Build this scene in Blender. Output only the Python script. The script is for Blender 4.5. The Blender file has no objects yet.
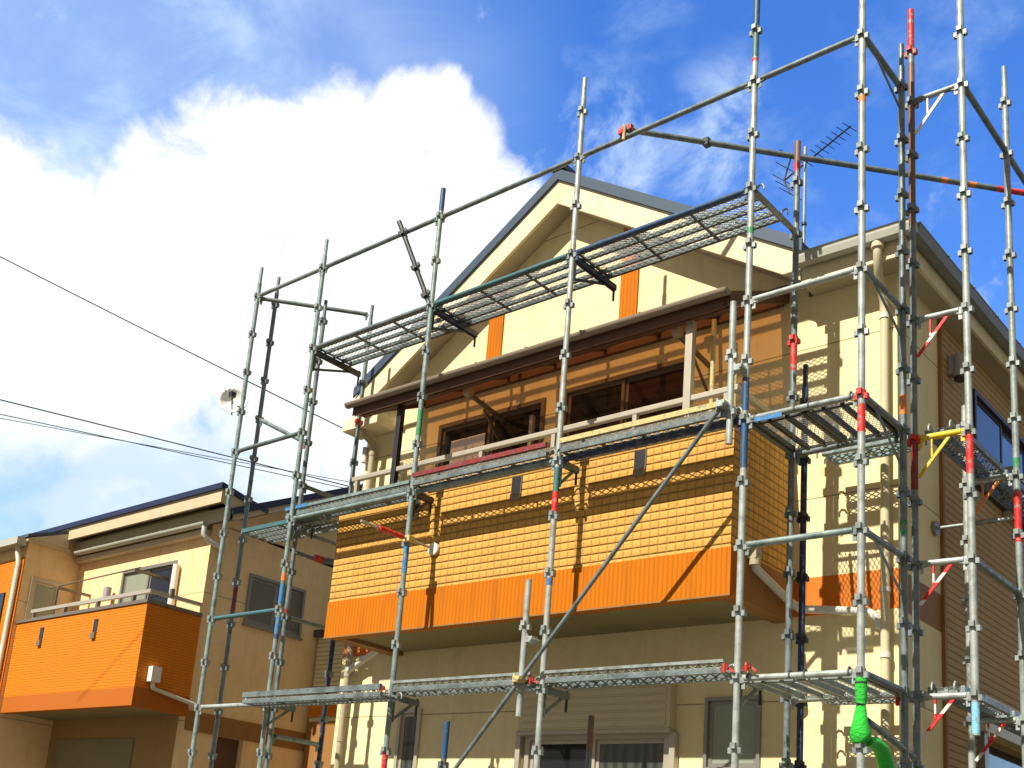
import bpy, math, random
from mathutils import Vector, Matrix
random.seed(7)
S = bpy.context.scene
COL = S.collection
# ------------------------------------------------------------------ camera, sky, sun, exposure
cam = bpy.data.cameras.new('camera')
co = bpy.data.objects.new('camera', cam); COL.objects.link(co); S.camera = co
cam.sensor_width = 36.0
cam.lens = 1145.32 / 1024 * 36
cam.shift_x = (512 - 454.24) / 1024
cam.shift_y = (592.67 - 384) / 1024
cam.clip_start = 0.1; cam.clip_end = 3000
R0 = Vector((0.73979126, 0.6670021, 0.08841432))
R1 = Vector((-0.09814088, 0.2369713, -0.96654693))
R2 = Vector((-0.66564049, 0.70636591, 0.24076946))
M = Matrix((R0, -R1, -R2)).transposed().to_4x4()
M.translation = Vector((2.9704, -6.9593, 1.6024))
co.matrix_world = M

SUN_K = 0.08
SUN_T = 1.08
sd = Vector((SUN_K, 1.0, -SUN_T)).normalized()          # way the light travels
sl = bpy.data.lights.new('sun', 'SUN'); sl.energy = 5.0; sl.angle = math.radians(0.5); sl.color = (1.0, 0.92, 0.76)
so = bpy.data.objects.new('sun', sl); COL.objects.link(so); so.location = (0, -20, 30)
so.rotation_euler = sd.to_track_quat('-Z', 'Y').to_euler()

S.view_settings.view_transform = 'Standard'
S.view_settings.look = 'None'
S.view_settings.exposure = 0.62
S.view_settings.gamma = 1.0
S.view_settings.use_curve_mapping = False

W = bpy.data.worlds.new('World'); S.world = W; W.use_nodes = True
nt = W.node_tree; nt.nodes.clear()
def N(t, **k):
    n = nt.nodes.new(t)
    for a, v in k.items(): setattr(n, a, v)
    return n
L = lambda a, b: nt.links.new(a, b)
out = N('ShaderNodeOutputWorld'); bg = N('ShaderNodeBackground'); bg.inputs['Strength'].default_value = 0.08
sky = N('ShaderNodeTexSky', sky_type='NISHITA'); sky.sun_disc = False
sky.sun_elevation = math.atan2(SUN_T, math.hypot(1, SUN_K)); sky.sun_rotation = math.radians(184.6)
sky.air_density = 1.0; sky.dust_density = 0.4; sky.ozone_density = 2.0
hsv = N('ShaderNodeHueSaturation'); hsv.inputs['Saturation'].default_value = 1.34; hsv.inputs['Hue'].default_value = 0.515; hsv.inputs['Value'].default_value = 2.45
L(sky.outputs[0], hsv.inputs['Color'])
tc = N('ShaderNodeTexCoord')
nrm = N('ShaderNodeVectorMath', operation='NORMALIZE'); L(tc.outputs['Generated'], nrm.inputs[0])
BL = [((-0.834, 0.364, 0.405), 7.6), ((-0.785, 0.440, 0.430), 7.4), ((-0.723, 0.497, 0.480), 7.0), ((-0.659, 0.532, 0.532), 5.2),
      ((-0.608, 0.558, 0.564), 3.9), ((-0.800, 0.358, 0.475), 2.4), ((-0.610, 0.603, 0.514), 4.6), ((-0.807, 0.467, 0.362), 5.7),
      ((-0.847, 0.463, 0.262), 2.8), ((-0.736, 0.569, 0.367), 8.4), ((-0.676, 0.489, 0.545), 2.4)]
prev = None
for c, a in BL:
    v = Vector(c).normalized()
    dn = N('ShaderNodeVectorMath', operation='DOT_PRODUCT'); L(nrm.outputs[0], dn.inputs[0]); dn.inputs[1].default_value = v
    mr = N('ShaderNodeMapRange', interpolation_type='SMOOTHSTEP')
    mr.inputs['From Min'].default_value = math.cos(math.radians(a * 1.3)); mr.inputs['From Max'].default_value = math.cos(math.radians(a * 0.55))
    L(dn.outputs['Value'], mr.inputs['Value'])
    if prev is None: prev = mr.outputs[0]
    else:
        mx = N('ShaderNodeMath', operation='MAXIMUM'); L(prev, mx.inputs[0]); L(mr.outputs[0], mx.inputs[1]); prev = mx.outputs[0]
def noise(scale, detail, rough, stretch=(1, 1, 1), dist=0.0):
    mp = N('ShaderNodeMapping'); mp.inputs['Scale'].default_value = stretch; L(nrm.outputs[0], mp.inputs['Vector'])
    n = N('ShaderNodeTexNoise'); n.inputs['Scale'].default_value = scale; n.inputs['Detail'].default_value = detail
    n.inputs['Roughness'].default_value = rough; n.inputs['Distortion'].default_value = dist; L(mp.outputs[0], n.inputs['Vector']); return n.outputs['Fac']
def math_(op, a, b=None, clamp=False):
    m = N('ShaderNodeMath', operation=op); m.use_clamp = clamp
    for i, x in enumerate((a, b)):
        if x is None: continue
        if isinstance(x, (int, float)): m.inputs[i].default_value = x
        else: L(x, m.inputs[i])
    return m.outputs[0]
n1 = noise(13, 10, 0.62, dist=0.35)
n5 = noise(4.2, 4, 0.5)
dens = math_('ADD', math_('ADD', prev, math_('MULTIPLY', math_('SUBTRACT', n5, 0.5), 0.9)), math_('MULTIPLY', math_('SUBTRACT', n1, 0.5), 1.9))
cm = N('ShaderNodeMapRange', interpolation_type='SMOOTHSTEP'); cm.inputs['From Min'].default_value = 0.30; cm.inputs['From Max'].default_value = 0.86
L(dens, cm.inputs['Value'])
# thin high haze in the west half of the sky
hz = N('ShaderNodeVectorMath', operation='DOT_PRODUCT'); L(nrm.outputs[0], hz.inputs[0]); hz.inputs[1].default_value = Vector((-0.86, 0.25, 0.45)).normalized()
hm = N('ShaderNodeMapRange', interpolation_type='SMOOTHSTEP'); hm.inputs['From Min'].default_value = math.cos(math.radians(33)); hm.inputs['From Max'].default_value = math.cos(math.radians(7))
L(hz.outputs['Value'], hm.inputs['Value'])
n2 = noise(5, 7, 0.6, (1, 1.0, 2.2), 0.8)
wisp = N('ShaderNodeMapRange', interpolation_type='SMOOTHSTEP'); wisp.inputs['From Min'].default_value = 0.36; wisp.inputs['From Max'].default_value = 0.72
L(n2, wisp.inputs['Value'])
wf = math_('MULTIPLY', math_('MULTIPLY', hm.outputs[0], math_('ADD', math_('MULTIPLY', wisp.outputs[0], 0.65), 0.45)), 0.85, True)
n3 = noise(6.5, 8, 0.62, (1, 1, 1.7), 0.4)
faint = N('ShaderNodeMapRange', interpolation_type='SMOOTHSTEP'); faint.inputs['From Min'].default_value = 0.46; faint.inputs['From Max'].default_value = 0.78; faint.inputs['To Max'].default_value = 0.42
L(n3, faint.inputs['Value'])
wf = math_('MAXIMUM', wf, faint.outputs[0])
for c, a in (((-0.494, 0.648, 0.579), 4.0), ((-0.529, 0.643, 0.553), 4.5), ((-0.40, 0.71, 0.58), 5.0)):        # torn thin cloud behind the gable
    dn = N('ShaderNodeVectorMath', operation='DOT_PRODUCT'); L(nrm.outputs[0], dn.inputs[0]); dn.inputs[1].default_value = Vector(c).normalized()
    mr = N('ShaderNodeMapRange', interpolation_type='SMOOTHSTEP'); mr.inputs['From Min'].default_value = math.cos(math.radians(a)); mr.inputs['From Max'].default_value = math.cos(math.radians(a * 0.2)); L(dn.outputs['Value'], mr.inputs['Value'])
    pf = N('ShaderNodeMapRange', interpolation_type='SMOOTHSTEP'); pf.inputs['From Min'].default_value = 0.44; pf.inputs['From Max'].default_value = 0.66; L(n1, pf.inputs['Value'])
    wf = math_('MAXIMUM', wf, math_('MULTIPLY', math_('MULTIPLY', mr.outputs[0], pf.outputs[0]), 0.75))
mixh = N('ShaderNodeMix', data_type='RGBA'); L(wf, mixh.inputs['Factor']); L(hsv.outputs[0], mixh.inputs['A']); mixh.inputs['B'].default_value = (5.6, 7.2, 9.2, 1)
# cumulus: bright tops, slightly grey-blue bodies lower down
sep = N('ShaderNodeSeparateXYZ'); L(nrm.outputs[0], sep.inputs[0])
lo = N('ShaderNodeMapRange', interpolation_type='SMOOTHSTEP'); lo.inputs['From Min'].default_value = 0.30; lo.inputs['From Max'].default_value = 0.46; L(sep.outputs['Z'], lo.inputs['Value'])
n4 = noise(6.5, 8, 0.6, (1, 1, 1.5), 0.5)
nc = N('ShaderNodeMapRange', interpolation_type='SMOOTHSTEP'); nc.inputs['From Min'].default_value = 0.38; nc.inputs['From Max'].default_value = 0.58; L(n4, nc.inputs['Value'])
sh = math_('ADD', math_('MULTIPLY', lo.outputs[0], 0.72), math_('MULTIPLY', nc.outputs[0], 0.55), True)
cc = N('ShaderNodeMix', data_type='RGBA'); L(sh, cc.inputs['Factor']); cc.inputs['A'].default_value = (5.8, 7.1, 8.7, 1); cc.inputs['B'].default_value = (9.8, 9.8, 9.5, 1)
mixc = N('ShaderNodeMix', data_type='RGBA'); L(cm.outputs[0], mixc.inputs['Factor']); L(mixh.outputs['Result'], mixc.inputs['A']); L(cc.outputs['Result'], mixc.inputs['B'])
# unseen south and east sky swapped for an even warm fill light
ssum = math_('SUBTRACT', sep.outputs['X'], sep.outputs['Y'])
sy = N('ShaderNodeMapRange', interpolation_type='SMOOTHSTEP'); sy.inputs['From Min'].default_value = -0.80; sy.inputs['From Max'].default_value = -0.15
L(ssum, sy.inputs['Value'])
ms = N('ShaderNodeMix', data_type='RGBA'); L(sy.outputs[0], ms.inputs['Factor']); L(mixc.outputs['Result'], ms.inputs['A']); ms.inputs['B'].default_value = (2.8, 2.55, 2.1, 1)
L(ms.outputs['Result'], bg.inputs['Color']); L(bg.outputs[0], out.inputs['Surface'])

# ------------------------------------------------------------------ materials
MAT = {}
class MT:
    def __init__(s, name, color, rough=0.6, metal=0.0, spec=0.5):
        s.m = bpy.data.materials.new(name); s.m.use_nodes = True; s.t = s.m.node_tree; MAT[name] = s.m
        s.b = s.t.nodes['Principled BSDF']
        s.b.inputs['Base Color'].default_value = (*color, 1); s.b.inputs['Roughness'].default_value = rough
        s.b.inputs['Metallic'].default_value = metal; s.b.inputs['Specular IOR Level'].default_value = spec
        s.col = None; s.c0 = color; s.h = None
    def n(s, t, **k):
        x = s.t.nodes.new(t)
        for a, v in k.items(): setattr(x, a, v)
        return x
    def l(s, a, b): s.t.links.new(a, b)
    def pos(s):
        g = s.n('ShaderNodeNewGeometry'); return g.outputs['Position']
    def math(s, op, a, b=None, c=None):
        m = s.n('ShaderNodeMath', operation=op)
        for i, x in enumerate((a, b, c)):
            if x is None: continue
            if isinstance(x, (int, float)): m.inputs[i].default_value = x
            else: s.l(x, m.inputs[i])
        return m.outputs[0]
    def noise(s, scale, detail=5, rough=0.6, stretch=None):
        v = s.pos()
        if stretch:
            mp = s.n('ShaderNodeMapping'); mp.inputs['Scale'].default_value = stretch; s.l(v, mp.inputs['Vector']); v = mp.outputs[0]
        x = s.n('ShaderNodeTexNoise'); x.inputs['Scale'].default_value = scale; x.inputs['Detail'].default_value = detail; x.inputs['Roughness'].default_value = rough
        s.l(v, x.inputs['Vector']); return x.outputs['Fac']
    def mr(s, v, a, b, c=0.0, d=1.0, smooth=True):
        x = s.n('ShaderNodeMapRange', interpolation_type='SMOOTHSTEP' if smooth else 'LINEAR')
        for k, q in zip(('From Min', 'From Max', 'To Min', 'To Max'), (a, b, c, d)): x.inputs[k].default_value = q
        s.l(v, x.inputs['Value']); return x.outputs[0]
    def mix(s, f, color2):
        x = s.n('ShaderNodeMix', data_type='RGBA')
        if s.col is None: x.inputs['A'].default_value = (*s.c0, 1)
        else: s.l(s.col, x.inputs['A'])
        if isinstance(color2, tuple): x.inputs['B'].default_value = (*color2, 1)
        else: s.l(color2, x.inputs['B'])
        if isinstance(f, (int, float)): x.inputs['Factor'].default_value = f
        else: s.l(f, x.inputs['Factor'])
        s.col = x.outputs['Result']; s.l(s.col, s.b.inputs['Base Color']); return s
    def bump(s, h, dist=0.01, strength=1.0):
        x = s.n('ShaderNodeBump'); x.inputs['Distance'].default_value = dist; x.inputs['Strength'].default_value = strength
        s.l(h, x.inputs['Height'])
        if s.h is not None: s.l(s.h, x.inputs['Normal'])
        s.h = x.outputs[0]; s.l(s.h, s.b.inputs['Normal']); return s
    def xyz(s):
        x = s.n('ShaderNodeSeparateXYZ'); s.l(s.pos(), x.inputs[0]); return x.outputs
    def weather(s, dark, scale=3.0, amt=0.5, lo=0.5, hi=0.75):
        f = s.math('MULTIPLY', s.mr(s.noise(scale, 7, 0.65), lo, hi), amt); return s.mix(f, dark)
    def streaks(s, dark, amt=0.3):
        f = s.math('MULTIPLY', s.mr(s.noise(2.2, 6, 0.62, (3.0, 3.0, 0.35)), 0.48, 0.78), amt); return s.mix(f, dark)

def groove(m, v, period, width, phase=0.0):        # 1 inside the groove
    f = m.math('FRACT', m.math('DIVIDE', m.math('ADD', v, 100.0 + phase), period))
    d = m.math('ABSOLUTE', m.math('SUBTRACT', f, 0.5))           # .5 at the seam
    return m.mr(d, 0.5 - width / period, 0.5 - 0.35 * width / period)

def line_at(m, v, z, w):
    return m.mr(m.math('ABSOLUTE', m.math('SUBTRACT', v, z)), w, w * 0.5)

# galvanised tube, several ages
for nm, c, d in (('galvanised', (0.30, 0.35, 0.355), (0.13, 0.15, 0.145)), ('galvanised_dull', (0.18, 0.225, 0.24), (0.07, 0.09, 0.092)), ('galvanised_bright', (0.40, 0.45, 0.45), (0.20, 0.225, 0.21)),
                 ('galvanised_green', (0.245, 0.325, 0.335), (0.095, 0.135, 0.13)), ('galvanised_pale', (0.62, 0.66, 0.66), (0.4, 0.43, 0.43))):
    m = MT(nm, c, 0.42, 0.25); m.weather(d, 9, 0.75, 0.42, 0.68); m.weather((0.20, 0.11, 0.05), 5, 0.35, 0.60, 0.74); m.weather((0.62, 0.62, 0.58), 34, 0.55, 0.64, 0.70)
    m.l(m.mr(m.noise(22), 0.3, 0.7, 0.32, 0.6), m.b.inputs['Roughness'])
def paint(nm, c, d=None, rough=0.5, amt=0.5):
    m = MT(nm, c, rough); m.weather(d or tuple(0.5 * x for x in c), 14, amt, 0.5, 0.7)
    m.mix(m.math('MULTIPLY', m.mr(m.noise(26, 6, 0.7), 0.53, 0.60), 0.8), (0.22, 0.245, 0.225) if max(c) > 0.25 else (0.09, 0.105, 0.115)); return m
paint('paint_blue', (0.016, 0.075, 0.20)); paint('paint_navy', (0.012, 0.028, 0.085)); paint('paint_red', (0.62, 0.02, 0.02)); paint('paint_dark_red', (0.22, 0.02, 0.02))
paint('paint_orange', (0.75, 0.22, 0.03)); m = MT('red_white_stay', (0.62, 0.02, 0.02), 0.5)
p = m.xyz(); m.mix(m.mr(m.math('SINE', m.math('MULTIPLY', p['Z'], 34.0)), 0.35, 0.5), (0.7, 0.68, 0.64)); m.weather((0.25, 0.05, 0.04), 14, 0.5)
paint('paint_green', (0.03, 0.26, 0.10)); paint('paint_teal', (0.045, 0.15, 0.175)); paint('paint_yellow', (0.72, 0.52, 0.02))
paint('rust_brown', (0.20, 0.10, 0.07), (0.10, 0.045, 0.03)); paint('paint_sky_blue', (0.22, 0.55, 0.80)); paint('paint_tan', (0.55, 0.46, 0.20), (0.34, 0.26, 0.10)); paint('paint_white', (0.78, 0.78, 0.74))
paint('iron_black', (0.025, 0.028, 0.03)); paint('paint_bright_blue', (0.03, 0.19, 0.50))
paint('pole_dark', (0.022, 0.026, 0.032), (0.035, 0.03, 0.03))
m = MT('vinyl_green', (0.015, 0.58, 0.04), 0.55); m.bump(m.noise(30, 5, 0.65, (1, 1, 2.2)), 0.018, 1.0); m.weather((0.01, 0.36, 0.03), 9, 0.6); m.weather((0.10, 0.45, 0.08), 30, 0.4, 0.58, 0.68)

# rendered cream panels with sealed joints
def cream(nm, c, joints, grime):
    m = MT(nm, c, 0.8, 0, 0.25)
    m.weather(grime, 1.6, 0.35, 0.45, 0.75); m.streaks(grime, 0.45); m.weather(grime, 11, 0.22, 0.48, 0.7)
    z = m.xyz()['Z']
    for j in joints: m.mix(m.math('MULTIPLY', line_at(m, z, j, 0.007), 0.75), (0.16, 0.12, 0.06))
    m.bump(m.noise(90, 3, 0.6), 0.004, 0.5); return m
cream('cream_wall', (0.79, 0.70, 0.42), (6.14, 4.81, 3.17, 8.15), (0.56, 0.47, 0.25))
cream('cream_trim', (0.76, 0.69, 0.48), (), (0.45, 0.38, 0.22))
cream('neighbour_wall', (0.84, 0.62, 0.36), (3.32, 5.1), (0.58, 0.39, 0.16))
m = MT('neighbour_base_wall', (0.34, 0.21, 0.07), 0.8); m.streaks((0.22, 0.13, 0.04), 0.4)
cream('neighbour_trim', (0.55, 0.47, 0.33), (), (0.36, 0.30, 0.2))
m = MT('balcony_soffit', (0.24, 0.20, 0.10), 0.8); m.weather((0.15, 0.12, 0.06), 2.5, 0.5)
m = MT('soffit_board', (0.44, 0.40, 0.28), 0.8); m.weather((0.3, 0.26, 0.17), 2.5, 0.5)
# yellow-buff embossed tile siding
m = MT('buff_tile_siding', (0.66, 0.36, 0.080), 0.72, 0, 0.3)
p = m.xyz(); u = m.math('ADD', p['X'], p['Y'])
row = m.math('FLOOR', m.math('DIVIDE', m.math('ADD', p['Z'], 100.004), 0.069))
cell = m.n('ShaderNodeCombineXYZ'); m.l(m.math('FLOOR', m.math('DIVIDE', m.math('ADD', u, 100.0), 0.080)), cell.inputs[0]); m.l(row, cell.inputs[1])
wn = m.n('ShaderNodeTexWhiteNoise', noise_dimensions='3D'); m.l(cell.outputs[0], wn.inputs['Vector'])
m.mix(m.math('MULTIPLY', wn.outputs['Value'], 0.55), (0.50, 0.265, 0.06))
gz = groove(m, p['Z'], 0.069, 0.012, 0.004); gx = groove(m, u, 0.080, 0.008)
m.weather((0.40, 0.22, 0.05), 2.2, 0.35); m.streaks((0.36, 0.19, 0.05), 0.3)
m.mix(m.math('MULTIPLY', gz, 0.42), (0.20, 0.095, 0.02)); m.mix(m.math('MULTIPLY', gx, 0.22), (0.22, 0.10, 0.025))
def pillow(v, per, ph=0.0):
    f = m.math('ABSOLUTE', m.math('SUBTRACT', m.math('FRACT', m.math('DIVIDE', m.math('ADD', v, 100.0 + ph), per)), 0.5)); return m.math('SUBTRACT', 1.0, m.math('POWER', m.math('MULTIPLY', f, 2.0), 5.0))
hh = m.math('MULTIPLY', pillow(p['Z'], 0.069, 0.004), m.math('ADD', m.math('MULTIPLY', pillow(u, 0.080), 0.6), 0.4))
m.bump(hh, 0.014, 1.0); m.bump(m.noise(38, 5), 0.012, 0.6)
# orange ribbed board
m = MT('orange_ribbed_siding', (0.51, 0.148, 0.0), 0.75, 0, 0.2)
p = m.xyz(); u = m.math('ADD', p['X'], p['Y'])
g = groove(m, u, 0.042, 0.008); m.weather((0.50, 0.125, 0.0), 3.0, 0.5); m.streaks((0.30, 0.09, 0.01), 0.6)
m.mix(m.math('MULTIPLY', g, 0.34), (0.28, 0.065, 0.0)); m.bump(m.math('SUBTRACT', 1.0, g), 0.004, 0.7)
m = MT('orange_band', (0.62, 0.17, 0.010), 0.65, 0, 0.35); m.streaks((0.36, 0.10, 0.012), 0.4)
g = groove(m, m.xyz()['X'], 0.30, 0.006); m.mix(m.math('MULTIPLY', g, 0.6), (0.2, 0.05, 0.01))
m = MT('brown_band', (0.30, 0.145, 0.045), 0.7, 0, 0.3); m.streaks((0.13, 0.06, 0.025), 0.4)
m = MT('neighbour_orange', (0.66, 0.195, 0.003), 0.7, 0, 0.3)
p = m.xyz(); g = groove(m, p['Z'], 0.038, 0.006); u = m.math('ADD', p['X'], p['Y']); g2 = groove(m, u, 0.11, 0.006)
m.weather((0.58, 0.14, 0.004), 2.5, 0.5); m.mix(m.math('MULTIPLY', g, 0.30), (0.34, 0.085, 0.004)); m.mix(m.math('MULTIPLY', g2, 0.22), (0.34, 0.085, 0.004)); m.bump(m.math('SUBTRACT', 1.0, g), 0.008, 0.8)
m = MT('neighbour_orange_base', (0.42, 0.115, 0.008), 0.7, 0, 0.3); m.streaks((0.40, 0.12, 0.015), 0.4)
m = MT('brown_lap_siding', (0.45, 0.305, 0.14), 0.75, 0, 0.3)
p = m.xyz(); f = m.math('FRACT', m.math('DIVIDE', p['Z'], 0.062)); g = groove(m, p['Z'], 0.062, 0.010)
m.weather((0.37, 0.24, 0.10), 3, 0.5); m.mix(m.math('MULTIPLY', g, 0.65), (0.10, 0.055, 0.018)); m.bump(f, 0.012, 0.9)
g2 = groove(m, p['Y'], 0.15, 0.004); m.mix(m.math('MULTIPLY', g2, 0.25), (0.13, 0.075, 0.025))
m = MT('pale_brick_siding', (0.70, 0.62, 0.40), 0.75, 0, 0.3)
p = m.xyz(); g = groove(m, p['Z'], 0.066, 0.010); m.weather((0.55, 0.46, 0.27), 3, 0.4); m.mix(m.math('MULTIPLY', g, 0.5), (0.3, 0.24, 0.13)); m.bump(m.math('SUBTRACT', 1, g), 0.01, 0.8)
# roofs
m = MT('slate_roof', (0.045, 0.060, 0.085), 0.55); m.weather((0.09, 0.10, 0.11), 5, 0.5); p = m.xyz(); m.bump(groove(m, p['Y'], 0.18, 0.02), 0.01, 0.6)
m = MT('roof_edge', (0.045, 0.075, 0.125), 0.45); m.weather((0.08, 0.10, 0.12), 6, 0.4)
m = MT('neighbour_roof_edge', (0.012, 0.020, 0.065), 0.45); m.weather((0.03, 0.04, 0.08), 6, 0.4)
m = MT('gutter_taupe', (0.27, 0.22, 0.175), 0.45, 0, 0.4); m.weather((0.19, 0.15, 0.12), 5, 0.5)
m = MT('gutter_grey', (0.42, 0.43, 0.38), 0.45, 0, 0.4); m.weather((0.27, 0.27, 0.23), 5, 0.5)
m = MT('gutter_grey_shaded', (0.20, 0.215, 0.20), 0.45, 0, 0.4); m.weather((0.13, 0.135, 0.12), 5, 0.5)  # the grey gutter darkened: shade of the side eave put into the colour
m = MT('pipe_cream', (0.62, 0.56, 0.38), 0.45, 0, 0.4); m.weather((0.45, 0.39, 0.24), 5, 0.4)
m = MT('pipe_white', (0.66, 0.65, 0.58), 0.42, 0, 0.4); m.weather((0.48, 0.46, 0.38), 5, 0.4)
m = MT('pipe_taupe', (0.42, 0.36, 0.25), 0.45, 0, 0.4); m.weather((0.30, 0.25, 0.16), 5, 0.4)
m = MT('wood_brown', (0.11, 0.05, 0.028), 0.6); m.weather((0.10, 0.04, 0.02), 6, 0.5)
m = MT('alu_bronze', (0.20, 0.165, 0.13), 0.42, 0.3); m.weather((0.13, 0.10, 0.08), 6, 0.4)
m = MT('alu_light', (0.47, 0.43, 0.36), 0.4, 0.3); m.weather((0.33, 0.29, 0.23), 6, 0.4)
m = MT('alu_grey', (0.26, 0.26, 0.24), 0.4, 0.4); m.weather((0.17, 0.17, 0.15), 6, 0.4)
m = MT('alu_dark', (0.035, 0.035, 0.045), 0.4, 0.3)
m = MT('shutter_box', (0.56, 0.50, 0.33), 0.5); m.weather((0.42, 0.36, 0.22), 4, 0.4)
m = MT('concrete_grey', (0.11, 0.095, 0.07), 0.85); m.weather((0.06, 0.055, 0.05), 3, 0.5)
m = MT('plastic_grey', (0.36, 0.35, 0.38), 0.5)
m = MT('plastic_white', (0.75, 0.73, 0.68), 0.45)
m = MT('rubber_dark', (0.02, 0.02, 0.022), 0.6)
def glass(nm, c, rough=0.05, curtain=None):
    m = MT(nm, c, rough, 0, 0.7)
    if curtain:
        p = m.xyz(); u = m.math('ADD', p['X'], p['Y']); w = m.math('SINE', m.math('MULTIPLY', m.math('ADD', u, m.math('MULTIPLY', m.noise(3), 0.15)), 62.0))
        m.mix(m.mr(w, -1, 1, 0.0, 0.8), curtain)
    m.bump(m.noise(2.5, 2), 0.004, 0.35)
glass('glass_dark', (0.012, 0.013, 0.016)); glass('glass_curtain', (0.030, 0.033, 0.032), 0.08, (0.075, 0.08, 0.075)); glass('glass_frosted', (0.26, 0.30, 0.24), 0.35)
glass('glass_navy', (0.012, 0.016, 0.035)); glass('glass_blue_reflection', (0.10, 0.17, 0.34), 0.04); glass('glass_brown', (0.035, 0.018, 0.020))  # blue pane: its reflection is put into the glass colour
m = MT('reflection_white', (0.80, 0.80, 0.76), 0.5); m.weather((0.3, 0.3, 0.27), 2, 0.5)  # white of the reflection painted into the left upper window
m = MT('neighbour_glass_grey', (0.15, 0.145, 0.135), 0.25, 0, 0.6)
# bronze polycarbonate sheet: lets tinted sunlight through
m = MT('bronze_sheet', (0.2, 0.06, 0.02), 0.35)
t = m.t; tr = m.n('ShaderNodeBsdfTransparent'); tr.inputs[0].default_value = (0.62, 0.31, 0.11, 1)
tl = m.n('ShaderNodeBsdfTranslucent'); tl.inputs[0].default_value = (0.24, 0.09, 0.045, 1)
mxa = m.n('ShaderNodeMixShader'); mxa.inputs[0].default_value = 0.45; m.l(tr.outputs[0], mxa.inputs[1]); m.l(tl.outputs[0], mxa.inputs[2])
mxb = m.n('ShaderNodeMixShader'); mxb.inputs[0].default_value = 0.25; m.l(mxa.outputs[0], mxb.inputs[1]); m.l(m.b.outputs[0], mxb.inputs[2])
m.l(mxb.outputs[0], t.nodes['Material Output'].inputs['Surface'])
m = MT('dish_mesh', (0.80, 0.82, 0.84), 0.45)
m = MT('asphalt', (0.05, 0.05, 0.052), 0.9); m.weather((0.08, 0.08, 0.078), 4, 0.5); m.bump(m.noise(140, 3), 0.006, 0.6)
m = MT('ground_soil', (0.09, 0.075, 0.05), 0.95); m.weather((0.12, 0.11, 0.08), 2, 0.5)

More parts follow.
